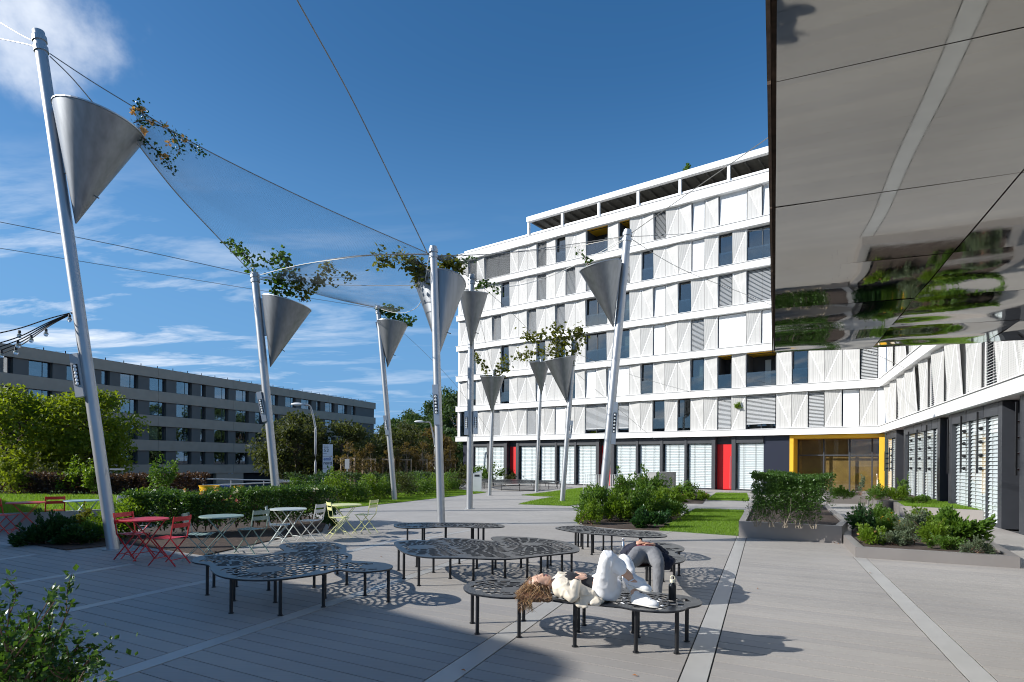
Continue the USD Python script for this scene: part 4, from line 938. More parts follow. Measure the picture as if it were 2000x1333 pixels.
planter('tall grey metal planter holding the clipped hedge', PR1, .385)
PR2 = [G2(1671, 1089.5), G2(1993, 1111), G2(1915, 1062), G2(1830, 1035), G2(1655, 1021), G2(1647, 1064)]
p2, in2 = planter('low grey metal planter full of herbs and yellow flowers', PR2, .2, zt=-.04)
PR3 = [G2(1757, 1010), G2(1935, 1022), G2(1918, 1012), G2(1835, 994), G2(1736, 993)]
p3, in3 = planter('grey metal planter topped with lawn in front of the dark red door', PR3, .37, soil=False, zt=-.012)
PR4 = [G2(1697, 992), G2(1716, 1001), G2(1832, 993), G2(1806, 986), G2(1770, 976), G2(1686, 975)]
p4, in4 = planter('grey metal planter with green shrubs near the yellow entrance', PR4, .40)
PR5 = [G2(1614, 984), G2(1692, 985), G2(1686, 973), G2(1612, 972)]
p5, in5 = planter('small grey metal planter behind the clipped hedge', PR5, .36)

# raised lawn with concrete wall at the left
RW = [np.array(p) for p in (G2(-60, 1041), G2(75, 1036), G2(205, 1027))]; RW.append(RW[-1] + (1.2, .2))
back = [np.array(p) for p in ((-9.0, 25.5), (-24, 25.5), (-24, 15.5))]
RLAWN = Polygon(RW + [np.array((-9.2, 17.5))] + back).buffer(0)
rw = thing('concrete_wall', 'low concrete wall holding the raised lawn behind the coral table', 'wall', (*RW[1], 0))
for a, b in zip(RW[:-1], RW[1:]):
    d = _norm(b - a); nrm = np.array([-d[1], d[0]])
    part(rw, 'wall_panel', MB().poly([a + d * .004, b - d * .004, b + nrm * .16 - d * .004, a + nrm * .16 + d * .004], -.1, .43), LOOK['concrete'])
single('raised_ground', MB().poly(RLAWN.buffer(-.17), -1.6, .40), LOOK['lawn_base'], kind='structure')

# ------------------------------------------------------------------ fence, bin, concrete block, railing, lamps, signs
fn = thing('white_bar_fence', 'white fence of thin upright bars around the corner by the middle lawn', 'fence', (*G2(1138, 971), 0))
f0, f1, f2 = G2(1139, 971.5), G2(1263, 965), G2(1279, 958)
mat('white_paint', (.78, .78, .76), .45)
for a, b, n in ((f0, f1, 38), (f1, f2, 9)):
    m = MB(); m.bar((*a, 1.14), (*b, 1.14), .035, .012); m2 = MB(); m2.bar((*a, .05), (*b, .05), .035, .012); part(fn, 'rail', m, LOOK['white_paint']); part(fn, 'rail', m2, LOOK['white_paint'])
    for t in np.linspace(0, 1, n): 
        q = a + (b - a) * t; m = MB(); m.bar((*q, .02), (*q, 1.133), .022, .045); part(fn, 'bar', m, LOOK['white_paint'])
cb = G2(1281, 967); cb1 = G2(1320, 962.5)
blk = thing('concrete_block', 'tall concrete block right of the white bar fence', 'block', (*cb, 0))
d = _norm(cb1 - cb); nrm = np.array([-d[1], d[0]])
part(blk, 'block_body', MB().poly([cb, cb1, cb1 + nrm * .5, cb + nrm * .5], 0, 1.24), LOOK['concrete'])
bq = G2(931, 961); bn = thing('litter_bin', 'pale metal litter bin with slanted top beside the upright mast', 'litter bin', (*bq, 0))
m = MB(); v = np.array([(-.28, -.16, 0), (.28, -.16, 0), (.28, .16, 0), (-.28, .16, 0), (-.28, -.16, 1.02), (.28, -.16, 1.22), (.28, .16, 1.22), (-.28, .16, 1.02)]) + (*bq, 0)
part(bn, 'bin_body', (v, np.array([(0, 1, 5), (0, 5, 4), (1, 2, 6), (1, 6, 5), (2, 3, 7), (2, 7, 6), (3, 0, 4), (3, 4, 7)])), LOOK['offwhite'] if 'offwhite' in LOOK else LOOK['white_paint'])
w = v.copy(); w[4:, 2] += .0; lid = np.vstack([v[4:] + (0, 0, .004), v[4:] + (0, 0, .05)]); part(bn, 'bin_lid', (lid, np.array([(4, 5, 6), (4, 6, 7), (0, 2, 1), (0, 3, 2), (0, 1, 5), (0, 5, 4), (1, 2, 6), (1, 6, 5), (2, 3, 7), (2, 7, 6), (3, 0, 4), (3, 4, 7)])), LOOK['steel'])
m = MB(); m.box((bq[0] + .02, bq[1] - .163, .95), (.3, .012, .12)); part(bn, 'bin_slot', m, LOOK['charcoal'])
rl = thing('ramp_railing', 'white metal railing along the ramp behind the red hedge', 'railing', D(245, 950, 27))
mat('rail_white', (.62, .61, .58), .45, metal=.2)
A_, B_, C_ = D(247, 933, 27), D(585, 939.5, 33), D(395, 949, 25)
for a, b in ((A_, B_), (C_, D(585, 939.5, 33) + (0, 0, -.03))):
    m = MB(); m.tube([a, b], .035, 8); part(rl, 'handrail', m, LOOK['rail_white'])
for px in (252, 336, 397, 451, 515, 572, 580):
    t = (px - 247) / 338; t = t * 27 / (33 - t * 6); q = A_ + (B_ - A_) * t; m = MB(); m.bar(q + (0, 0, -1.1), q + (0, 0, -.03), .04); part(rl, 'post', m, LOOK['rail_white'])
def street_lamp(label, head_px, top_px, base_px, depth):
    b = D(base_px[0], base_px[1], depth); b[2] = -1.55; t = D(top_px[0], top_px[1], depth); h = D(head_px[0], head_px[1], depth - .6)
    th = thing('street_lamp', label, 'street lamp', b)
    zt = t[2]; arc = spline([b, (b[0], b[1], zt - 1.6), (b[0] - .05, b[1], zt - .7), b * (1, 1, 0) + (h - b) * (.38, .3, 0) + (0, 0, h[2] - .16), h + (.25, 0, -.05), h], 8, False)
    m = MB(); m.tube(arc, np.linspace(.09, .045, len(arc)), 10); part(th, 'pole', m, LOOK['galvanised'], smooth=40)
    m = MB(); m.sphere(h + (-.28, 0, .0), .5, 2, (.85, .32, .22)); part(th, 'lamp_head', m, LOOK['white_paint'], smooth=True)
street_lamp('curved street lamp in front of the red brown tree', (588, 790), (616, 812), (616, 925), 42)
street_lamp('curved street lamp further away beside the tall middle mast', (825, 824), (849, 848), (849, 925), 52)
# name pylon
sp = D(640, 925, 41); sp[2] = -1.5
sg = thing('sign_pylon', 'white sign pylon reading 52 and emil nord between the lamp and the small trees', 'sign', sp)
mat('sign_white', (.80, .80, .79), .4); mat('sign_side', (.16, .04, .03), .5); mat('ink', (.012, .012, .015), .5); mat('ink_blue', (.03, .10, .35), .5)
th_ = math.radians(14); ax = np.array([[math.cos(th_), math.sin(th_), 0], [-math.sin(th_), math.cos(th_), 0], [0, 0, 1]])
s0 = D(632, 868, 41)[2]; wd = .66
def sgp(x, y, z): return sp + x * ax[0] + y * ax[1] + np.array([0, 0, z - sp[2]])
for z0, z1 in ((s0 - .82, s0), (s0 - 1.64, s0 - .835), (-1.5, s0 - 1.655)):
    m = MB(); m.box(sgp(0, .0, (z0 + z1) / 2), (wd, .02, z1 - z0), ax); part(sg, 'sign_panel', m, LOOK['sign_white'])
m = MB(); m.box(sgp(0, .125, (s0 - 1.5) / 2), (wd - .01, .22, s0 + 1.5), ax); part(sg, 'sign_body', m, LOOK['sign_side'])
def write(t, text, h, x, z, mt, y=-.012, bold=False, name='lettering'):
    q = meshkit.text_mesh(text, h, .004, bold); v = np.array(q.vertices)
    part(t, name, (np.array([sgp(x + a, y - c, z + b) for a, b, c in v]), np.array(q.faces)), LOOK[mt])
write(sg, 'hirsch-', .075, -.29, s0 - .16, 'ink'); write(sg, 'wiesen', .075, -.29, s0 - .27, 'ink')
write(sg, '52', .21, -.29, s0 - .53, 'ink'); write(sg, 'plaza', .06, -.29, s0 - .66, 'ink')
write(sg, 'emil', .19, -.29, s0 - 1.10, 'ink_blue', bold=True); write(sg, 'nord', .19, -.29, s0 - 1.38, 'ink', bold=True)
bd = D(678, 905, 38); bs = thing('notice_board', 'small blank grey board on a post right of the sign pylon', 'sign', (bd[0], bd[1], -1.4))
m = MB(); m.box(bd + (0, 0, -.05), (.28, .03, .62)); part(bs, 'board', m, LOOK['rail_white'])
m = MB(); m.bar((bd[0], bd[1] + .03, -1.4), (bd[0], bd[1] + .03, bd[2] + .1), .06); part(bs, 'post', m, LOOK['rail_white'])
# yellow and blue play boxes
mat('box_yellow', (.75, .42, .01), .4); mat('box_blue', (.02, .09, .35), .4)
for (x0, x1, yt, col, lab, dp) in ((391, 427, 950, 'box_yellow', 'bright yellow round tub behind the hedge', 24), (430, 448, 950.5, 'box_blue', 'blue round tub between two yellow ones behind the hedge', 24.3), (457, 474, 951, 'box_yellow', 'smaller yellow round tub right of the blue one', 24.6)):
    a, b = D(x0, yt, dp), D(x1, yt, dp); c = (a + b) / 2; r = (b[0] - a[0]) / 2
    t = thing('play_tub', lab, 'tub', (c[0], c[1], -.05)); m = MB(); m.revolve([(r * .86, 0), (r, c[2] + .02), (r + .02, c[2] + .02), (r + .02, c[2] + .05), (r - .02, c[2] + .05), (r - .03, c[2] - .05), (0, c[2] - .06)], (c[0], c[1], -.02), 24); part(t, 'tub_body', m, LOOK[col], smooth=30)
    m = MB(); m.tube([(c[0] - r * .7, c[1] - r * .7 - .03, c[2] - .1), (c[0] + r * .7, c[1] - r * .7 - .03, c[2] - .1)], .02, 6); part(t, 'tub_grip', m, LOOK['black_rubber'])

# ------------------------------------------------------------------ bottles
mat('bottle_black', (.02, .022, .025), .28, metal=.5); mat('cap_cream', (.72, .68, .52), .5); mat('bottle_steel', (.7, .71, .72), .22, metal=1.0)
b0 = G(1313, 1172, BH); bt = thing('drinking_bottle', 'black drinking bottle with cream carrying loop on the nearest bench', 'bottle', b0)
m = MB(); m.revolve([(0, 0), (.033, 0), (.036, .006), (.036, .135), (.034, .145), (.022, .158), (.020, .17)], b0, 24); part(bt, 'bottle_body', m, LOOK['bottle_black'], smooth=40)
m = MB(); m.revolve([(.023, .168), (.024, .172), (.024, .196), (.0, .197)], b0, 20); cp_ = part(bt, 'cap', m, LOOK['cap_cream'], smooth=40)
a = np.linspace(-.4, math.pi + .4, 14); m = MB(); m.tube([b0 + (.002 + .021 * math.cos(q), 0, .212 + .021 * math.sin(q)) for q in a], .0055, 6); part(cp_, 'carry_loop', m, LOOK['cap_cream'])
b1 = G(1217.5, 1087, BH); bt = thing('drinking_bottle', 'slim steel bottle standing beside the person in grey leggings', 'bottle', b1)
m = MB(); m.revolve([(0, 0), (.033, 0), (.035, .006), (.035, .14), (.030, .165), (.017, .20), (.015, .215)], b1, 24); part(bt, 'bottle_body', m, LOOK['bottle_steel'], smooth=40)
m = MB(); m.revolve([(.018, .214), (.018, .245), (.016, .25), (0, .25)], b1, 20); part(bt, 'cap', m, LOOK['bottle_steel'], smooth=40)

mat('leaf_litter', (.42, .16, .05), .7)
rf = np.random.default_rng(3)
for px, py in ((1630, 1061), (1637, 1062), (1622, 1060), (1700, 1120), (1480, 1150), (905, 1310), (1240, 1320), (520, 1085), (1010, 1100), (745, 1088)):
    q = G(px, py, .006); a = rf.uniform(0, 6.3); c, s_2 = math.cos(a) * .024, math.sin(a) * .024
    single('fallen_leaf', (np.array([q + (-c, -s_2, 0), q + (s_2 * .5, -c * .5, .012), q + (c, s_2, .003), q + (-s_2 * .5, c * .5, .010)]), np.array([[0, 1, 2], [0, 2, 3]])), LOOK['leaf_litter'], 'small dry orange leaf lying on the grey plank deck', 'leaf', 'fallen leaves on the deck')
# ------------------------------------------------------------------ plants
mat('bark', (.12, .09, .065), .9, var=.3, vscale=12, bump=.6, bscale=50); mat('bark_pale', (.25, .21, .16), .9, var=.3, vscale=15); mat('twig', (.14, .075, .045), .8); mat('stake', (.42, .31, .2), .8, var=.2, vscale=6)
leafmat('leaf_dark', [(0, (0.029, 0.079, 0.020)), (.5, (0.059, 0.138, 0.028)), (1, (0.122, 0.224, 0.041))], .28, .2)
leafmat('leaf_glossy', [(0, (.05, .11, .018)), (.6, (.12, .20, .03)), (1, (.22, .30, .07))], .36, .25)
leafmat('leaf_hedge', [(0, (0.061, 0.127, 0.023)), (.6, (0.132, 0.240, 0.038)), (.93, (0.284, 0.390, 0.059)), (1, (0.529, 0.511, 0.118))], .32, .25)
leafmat('leaf_mid', [(0, (0.095, 0.178, 0.026)), (.6, (0.227, 0.341, 0.043)), (1, (0.454, 0.505, 0.086))], .45, .35)
leafmat('leaf_fresh', [(0, (0.147, 0.236, 0.022)), (.6, (0.293, 0.425, 0.039)), (1, (0.556, 0.591, 0.090))], .45, .4)
leafmat('leaf_grey', [(0, (0.121, 0.158, 0.091)), (1, (0.344, 0.369, 0.234))], .6, .2)
leafmat('leaf_yellow_green', [(0, (0.186, 0.243, 0.019)), (.5, (0.484, 0.486, 0.028)), (.85, (0.750, 0.750, 0.048)), (1, (0.750, 0.713, 0.048))], .5, .45)
leafmat('leaf_autumn', [(0, (.07, .085, .025)), (.35, (.15, .14, .035)), (.6, (.28, .15, .055)), (1, (.46, .22, .12))], .6, .35)
leafmat('leaf_rust', [(0, (.13, .095, .035)), (.5, (.24, .16, .05)), (1, (.36, .26, .08))], .6, .4)
leafmat('leaf_barberry', [(0, (.075, .04, .03)), (.6, (.17, .085, .055)), (1, (.30, .15, .085))], .5, .3)
leafmat('leaf_vine', [(0, (0.062, 0.127, 0.018)), (.55, (0.168, 0.255, 0.034)), (.8, (0.420, 0.357, 0.047)), (1, (0.615, 0.153, 0.047))], .4, .4)
leafmat('leaf_vine_red', [(0, (0.124, 0.137, 0.025)), (.4, (0.274, 0.227, 0.041)), (.7, (0.497, 0.204, 0.051)), (1, (0.596, 0.113, 0.062))], .45, .4)
leafmat('leaf_far', [(0, (0.052, 0.095, 0.026)), (.6, (0.127, 0.197, 0.041)), (1, (0.281, 0.332, 0.077))], .6, .25)
leafmat('grass', [(0, (0.171, 0.293, 0.026)), (.6, (0.323, 0.501, 0.038)), (1, (0.573, 0.678, 0.084))], .55, .35)
leafmat('petal_yellow', [(0, (0.650, 0.380, 0.020)), (1, (0.800, 0.600, 0.060))], .6, .3); leafmat('petal_peach', [(0, (0.620, 0.360, 0.160)), (1, (0.800, 0.620, 0.380))], .6, .3); leafmat('petal_white', [(0, (0.700, 0.700, 0.660)), (1, (0.800, 0.780, 0.740))], .6, .3); leafmat('petal_pink', [(0, (0.500, 0.160, 0.200)), (1, (0.700, 0.400, 0.400))], .6, .3)

def leaves(P, size, rng, aspect=.5, up=.5, dirs=None, jitter=.35):
    """one folded leaf of four triangles at every point; dirs: where the leaf tips point (or random)"""
    n = len(P)
    if dirs is None: dirs = rng.normal(size=(n, 3)); dirs[:, 2] *= .7
    d = dirs + rng.normal(scale=.35, size=(n, 3)); d /= np.linalg.norm(d, axis=1, keepdims=True) + 1e-9
    nr = rng.normal(size=(n, 3)); nr[:, 2] = np.abs(nr[:, 2]) + up
    s = np.cross(d, nr); s /= np.linalg.norm(s, axis=1, keepdims=True) + 1e-9
    nn = np.cross(s, d)
    L = (np.broadcast_to(size, (n,)) * rng.uniform(1 - jitter, 1 + jitter, n))[:, None]; w = L * aspect * .5
    a = P; tip = P + d * L; mid = P + d * L * .5 - nn * L * .10
    l, r = mid + s * w + nn * L * .10, mid - s * w + nn * L * .10
    v = np.stack([a, l, tip, r, mid + 0 * a], 1).reshape(-1, 3); o = np.arange(n)[:, None] * 5
    f = np.vstack([o + k for k in ([0, 4, 1], [1, 4, 2], [0, 3, 4], [3, 2, 4])]) if False else np.vstack([o + np.array(k) for k in ([0, 1, 4], [1, 2, 4], [0, 4, 3], [4, 2, 3])])
    return v, f
def simple_leaves(P, size, rng, aspect=.6, up=.4, jitter=.35):
    """small or far leaves: one bent quad"""
    n = len(P); d = rng.normal(size=(n, 3)); d /= np.linalg.norm(d, axis=1, keepdims=True)
    nr = rng.normal(size=(n, 3)); nr[:, 2] = np.abs(nr[:, 2]) + up
    s = np.cross(d, nr); s /= np.linalg.norm(s, axis=1, keepdims=True) + 1e-9; nn = np.cross(s, d)
    L = (size * rng.uniform(1 - jitter, 1 + jitter, n))[:, None]; w = L * aspect * .5
    v = np.stack([P, P + d * L * .5 + s * w + nn * L * .08, P + d * L, P + d * L * .5 - s * w + nn * L * .08], 1).reshape(-1, 3); o = np.arange(n)[:, None] * 4
    return v, np.vstack([o + np.array([0, 1, 2]), o + np.array([0, 2, 3])])
def clumps(C, rad, n, rng, squash=.8, shell=.55):
    """n points in balls round the centres, denser toward the outside"""
    k = rng.integers(len(C), size=n); u = rng.normal(size=(n, 3)); u /= np.linalg.norm(u, axis=1, keepdims=True)
    r = rng.uniform(0, 1, n) ** shell * (rad[k] if np.ndim(rad) else rad)
    u[:, 2] *= squash
    return C[k] + u * r[:, None]
def tree(name, label, base, height, crown_r, look, n, leaf, rng, crown_z0=.3, nclump=34, trunk_r=.13, group=None, bark='bark', squash=1.0, far=False):
    base = np.asarray(base, float); t = thing(name, label, 'tree', base, group=group)
    cz0, cz1 = base[2] + height * crown_z0, base[2] + height; cc = np.array([base[0], base[1], (cz0 + cz1) / 2]); hz = (cz1 - cz0) / 2
    u = rng.normal(size=(nclump, 3)); u /= np.linalg.norm(u, axis=1, keepdims=True); u *= (rng.uniform(.45, 1, nclump) ** .5)[:, None]
    C = cc + u * np.array([crown_r * .82, crown_r * .82, hz * .84]); rad = rng.uniform(.20, .38, nclump) * crown_r
    C = np.vstack([C, cc + (0, 0, hz * .8)]); rad = np.append(rad, crown_r * .25)
    m = MB(); wob = rng.normal(scale=.05 * crown_r, size=(5, 3)) * np.array([1, 1, 0]); wob[0] = 0
    tp = np.array([base + np.array([0, 0, q * (cc[2] + hz * .3 - base[2])]) for q in np.linspace(0, 1, 5)]) + wob
    m.tube(tp, np.linspace(trunk_r, trunk_r * .35, 5), 9); part(t, 'trunk', m, LOOK[bark], smooth=50)
    m = MB()
    for k in range(0, len(C), 1 if not far else 3):
        q = tp[2] + (tp[4] - tp[2]) * rng.uniform(0, 1); mid = (q + C[k]) / 2 + rng.normal(scale=.08 * crown_r, size=3)
        m.tube(spline([q, mid, C[k]], 3, False), np.linspace(trunk_r * .3, trunk_r * .06, 7), 5, False)
    part(t, 'limbs', m, LOOK[bark])
    P = clumps(C, rad, n, rng, .75 * squash, .5)
    part(t, 'crown', simple_leaves(P, leaf, rng), LOOK[look])
    return t
def A3(*a): return np.array(a, float)
def shrub(name, label, cat, base, size, look, n, leaf, rng, stems=6, group=None, flower=None, nfl=0, detail=True, nclump=14, bark='twig', droop=0):
    """a bush: stems from the ground to its clumps, leaves round them; size = half width x, half width y, height"""
    base = np.asarray(base, float); t = thing(name, label, cat, base, group=group); sx, sy, h = size
    u = rng.normal(size=(nclump, 3)); u /= np.linalg.norm(u, axis=1, keepdims=True); u[:, 2] = np.abs(u[:, 2]); u *= rng.uniform(.35, 1, (nclump, 1))
    C = base + np.array([0, 0, h * .18]) + u * np.array([sx * .8, sy * .8, h * .72]); rad = rng.uniform(.22, .42, nclump) * min(max(sx, sy), h)
    m = MB()
    for k in range(min(stems, nclump)):
        q = base + np.array([rng.normal() * sx * .25, rng.normal() * sy * .25, 0]); m.tube(spline([q, (q + C[k]) / 2 + rng.normal(scale=.04, size=3), C[k]], 3, False), np.linspace(.011, .004, 7), 5, False)
    SP = []
    for k in range(14 if (detail and nclump >= 18) else 6):
        q = C[rng.integers(len(C))]; e = q + (q - base) * A3(.30, .30, .18) + rng.normal(scale=.05, size=3) + np.array([0, 0, h * rng.uniform(.12, .30)]); c = spline([q, (q + e) / 2 + rng.normal(scale=.02, size=3), e], 4, False)
        m.tube(c, np.linspace(.006, .0025, len(c)), 4, False); SP.append(np.repeat(c, 5, 0))
    part(t, 'stems', m, LOOK[bark], kind='stuff')
    P = clumps(C, rad, n, rng, .9, .45); SP = np.vstack(SP); P = np.vstack([P, SP + rng.normal(scale=leaf * .35, size=SP.shape)]); P[:, 2] = np.maximum(P[:, 2], base[2] + .01)
    d = P - (base + (0, 0, h * .1)); part(t, 'foliage', leaves(P, leaf, rng, .55, .5, d / (np.linalg.norm(d, axis=1, keepdims=True) + 1e-9)) if detail else simple_leaves(P, leaf, rng), LOOK[look])
    if flower:
        Q = clumps(C, rad, nfl, rng, .9, .1); Q[:, 2] += .03
        part(t, 'flowers', simple_leaves(np.repeat(Q, 5, 0) + rng.normal(scale=.008, size=(nfl * 5, 3)), .035, rng, .9), LOOK[flower], kind='stuff')
    return t
def hedge_box(name, label, path, width, z0, z1, look, n, leaf, rng, stems=True, detail=True, wob=.08, mat_stem='twig'):
    """a clipped hedge along a plan path"""
    p = np.asarray(path, float); seg = np.linalg.norm(np.diff(p, axis=0), axis=1); L = seg.sum(); cum = np.concatenate([[0], np.cumsum(seg)])
    s = rng.uniform(0, L, n); c = np.stack([np.interp(s, cum, p[:, k]) for k in (0, 1)], 1)
    i = np.clip(np.searchsorted(cum, s) - 1, 0, len(seg) - 1); d = (np.diff(p, axis=0) / seg[:, None])[i]; nr = np.stack([-d[:, 1], d[:, 0]], 1)
    a = rng.uniform(-1, 1, n); a = np.sign(a) * np.abs(a) ** .5; zz = rng.uniform(0, 1, n) ** .75
    top = rng.random(n) < .3; zz[top] = rng.uniform(.88, 1.0, top.sum()); a[top] = rng.uniform(-1, 1, top.sum())
    bump = 2 * meshkit.noise(np.stack([s * 2.2, a * 0, zz * 2], 1)) - 1
    clump = 2 * meshkit.noise(np.stack([s * 6, a * 2, zz * 5], 1)) - 1
    keep = clump > -.30
    P = np.concatenate([c + nr * (a * width / 2 * (1 + .22 * bump))[:, None], (z0 + (z1 - z0) * zz * (1 + .07 * bump))[:, None]], 1)[keep]
    P += rng.normal(scale=wob * .3, size=P.shape)
    t = thing(name, label, 'hedge', (*p[0], z0))
    if stems:
        m = MB()
        for q in np.arange(.15, L, .22):
            b = np.array([np.interp(q, cum, p[:, 0]), np.interp(q, cum, p[:, 1]), z0 - .12]) + np.append(rng.normal(scale=width * .15, size=2), 0)
            for _ in range(3): e = b + np.array([rng.normal() * .13, rng.normal() * .13, (z1 - z0) * rng.uniform(.5, .9) + .12]); m.tube([b, (b + e) / 2 + np.append(rng.normal(scale=.03, size=2), 0), e], [.012, .009, .004], 5, False)
        part(t, 'stems', m, LOOK[mat_stem], kind='stuff')
    part(t, 'foliage', leaves(P, leaf, rng, .55, .4) if detail else simple_leaves(P, leaf, rng), LOOK[look])
    return t
def sprig(P0, P1, rng, m, r=.006, bend=.1):
    mid = (P0 + P1) / 2 + rng.normal(scale=bend, size=3); c = spline([P0, mid, P1], 5, False); m.tube(c, np.linspace(r, r * .4, len(c)), 5, False); return c
rng = np.random.default_rng(21)

# grass on the lawns: countless blades
def grass(name, poly, z, dens, h, rng, w=.012, kind='stuff'):
    x0, y0, x1, y1 = poly.bounds; n = int((x1 - x0) * (y1 - y0) * dens); q = rng.uniform((x0, y0), (x1, y1), (n, 2))
    import shapely
    q = q[shapely.contains_xy(poly, q[:, 0], q[:, 1])]; n = len(q)
    a = rng.uniform(0, 2 * math.pi, n); hh = h * rng.uniform(.5, 1.3, n); lean = rng.normal(scale=.45, size=(n, 2)) * hh[:, None]
    b = np.stack([q[:, 0], q[:, 1], np.full(n, z)], 1); s = np.stack([np.cos(a), np.sin(a), 0 * a], 1) * w / 2
    tip = b + np.concatenate([lean, hh[:, None]], 1)
    v = np.stack([b - s, b + s, tip], 1).reshape(-1, 3); single(name, (v, np.arange(3 * n).reshape(-1, 3)), LOOK['grass'], kind=kind)
for k, P in lawns.items():
    single('lawn_soil', MB().poly(P, -.3, .012), LOOK['lawn_base'], kind='structure')
    grass('lawn_grass', P, .01, 1500 if k == 'by_planter' else 800, .05, rng, .014 if k == 'by_planter' else .022)
for P in beds.values(): single('bed_soil', MB().poly(P, -.3, .02), LOOK['soil'], kind='structure')
grass('lawn_grass', in3, .355, 1500, .05, rng, .016)
grass('lawn_grass', RLAWN.intersection(sbox(-20, 10, -8.5, 22)).buffer(-.05), .40, 420, .09, rng, .022)

# hedge in the tall planter: separate cut bushes standing in the soil
q1 = [G2(1475, 1030, .36), G2(1640, 1034, .36)]; q2 = [G2(1487, 1000, .36) , G2(1600, 1003, .36)]
c = [np.array(q) for q in q1 + q2]
ha, hb = c[0] + (.12, .42), c[1] + (-.30, .30); hc, hd = c[2] + (.05, -.35), c[3] + (.15, -.35)
hedge_box('clipped_hedge', 'clipped dark green hedge block on bare stems in the tall metal planter', [ha, hb], .70, .72, 1.50, 'leaf_hedge', 14000, .055, rng, False, True, .05)
hedge_box('clipped_hedge', 'back row of the clipped hedge block in the tall metal planter', [hc, hd], .8, .62, 1.50, 'leaf_hedge', 9000, .055, rng, False, True, .05)
for k, t in enumerate(np.linspace(.06, .94, 5)):
    b = np.append(ha + (hb - ha) * t, .33)
    th = thing('hedge_plant', ('leftmost', 'second', 'third', 'fourth', 'rightmost')[k] + ' bare stemmed bush carrying the front of the clipped hedge', 'bush', b, group=None)
    m = MB(); pts = []
    for _ in range(9):
        e = b + np.array([rng.normal() * .14, rng.normal() * .13, rng.uniform(.45, .7)]); cc = sprig(b + np.append(rng.normal(scale=.03, size=2), 0), e, rng, m, .010, .03); pts.append(cc[4:])
    part(th, 'stems', m, LOOK['bark_pale'], kind='stuff'); P = np.vstack(pts); P = P[rng.integers(len(P), size=420)] + rng.normal(scale=.055, size=(420, 3)); P[:, 2] = np.maximum(P[:, 2], b[2] + .12)
    part(th, 'foliage', leaves(P, .05, rng, .5), LOOK['leaf_hedge'])

# herbs in the low planter
HERBS = [((1690, 1040), (.30, .25, .50), 'leaf_dark', 1500, .05, 'dark leafy plant at the back left corner of the low planter', None), ((1700, 1062), (.22, .2, .28), 'leaf_fresh', 700, .06, 'small yellow green plant at the front left corner of the low planter', 'petal_peach'),
 ((1735, 1064), (.22, .2, .25), 'leaf_grey', 900, .035, 'blue grey herb cushion near the front edge of the low planter', None), ((1765, 1064), (.24, .16, .2), 'leaf_grey', 800, .045, 'silvery ground plant right of the grey herb cushion', None),
 ((1740, 1042), (.35, .3, .36), 'leaf_mid', 1300, .05, 'soft green bush with yellow flower heads in the low planter', 'petal_yellow'), ((1720, 1028), (.35, .3, .45), 'leaf_mid', 1300, .06, 'bright leafy bush at the back of the low planter', None),
 ((1785, 1052), (.28, .25, .52), 'leaf_grey', 1500, .045, 'tall grey green rosemary like herb in the middle of the low planter', None), ((1800, 1038), (.4, .3, .45), 'leaf_fresh', 1400, .06, 'light green bush behind the tall grey green herb', None),
 ((1830, 1062), (.30, .26, .34), 'leaf_fresh', 1300, .05, 'fresh green cushion at the front of the low planter', None), ((1865, 1056), (.36, .3, .55), 'leaf_mid', 1100, .12, 'large fern leaved plant at the right of the low planter', None),
 ((1850, 1072), (.3, .2, .22), 'leaf_mid', 900, .045, 'low green plant at the front under the fern leaved one', None), ((1908, 1082), (.28, .2, .22), 'leaf_grey', 1000, .035, 'low grey herb at the right tip of the low planter', None), ((1680, 1030), (.15, .15, .55), 'leaf_grey', 700, .04, 'upright grey green herb at the far left of the low planter', None)]
for (px, py), sz, lk, n, lf, lab, fl in HERBS:
    shrub('herb_plant', lab, 'plant', (*G2(px, py, .16), .16), (sz[0] * 1.45, sz[1] * 1.5, sz[2] * 1.2), lk, int(n * 1.6), lf, rng, 8, 'plants in the low planter', fl, 30 if fl == 'petal_yellow' else 8, True, 18)
for (px, py, z), sz, lk, n, lf, lab in (((1650, 975, .33), (.75, .35, .55), 'leaf_mid', 1500, .07, 'leafy green plant in the small planter behind the clipped hedge'), ((1715, 978, .36), (.5, .4, .55), 'leaf_mid', 1300, .07, 'left green shrub in the planter by the yellow entrance'), ((1752, 979, .36), (.55, .4, .5), 'leaf_fresh', 1300, .07, 'middle green shrub in the planter by the yellow entrance'), ((1765, 976, .36), (.25, .25, .95), 'leaf_mid', 700, .06, 'tall thin shrub in the planter by the yellow entrance'), ((1792, 984, .36), (.5, .35, .35), 'leaf_mid', 1200, .06, 'right low shrub in the planter by the yellow entrance'), ((1683, 968, .3), (.2, .2, .95), 'leaf_grey', 500, .06, 'thin upright grey plant left of the yellow entrance planter')):
    shrub('planter_shrub', lab, 'shrub', (*G2(px, py, z), z), sz, lk, n, lf, rng, 6, 'shrubs by the entrance')

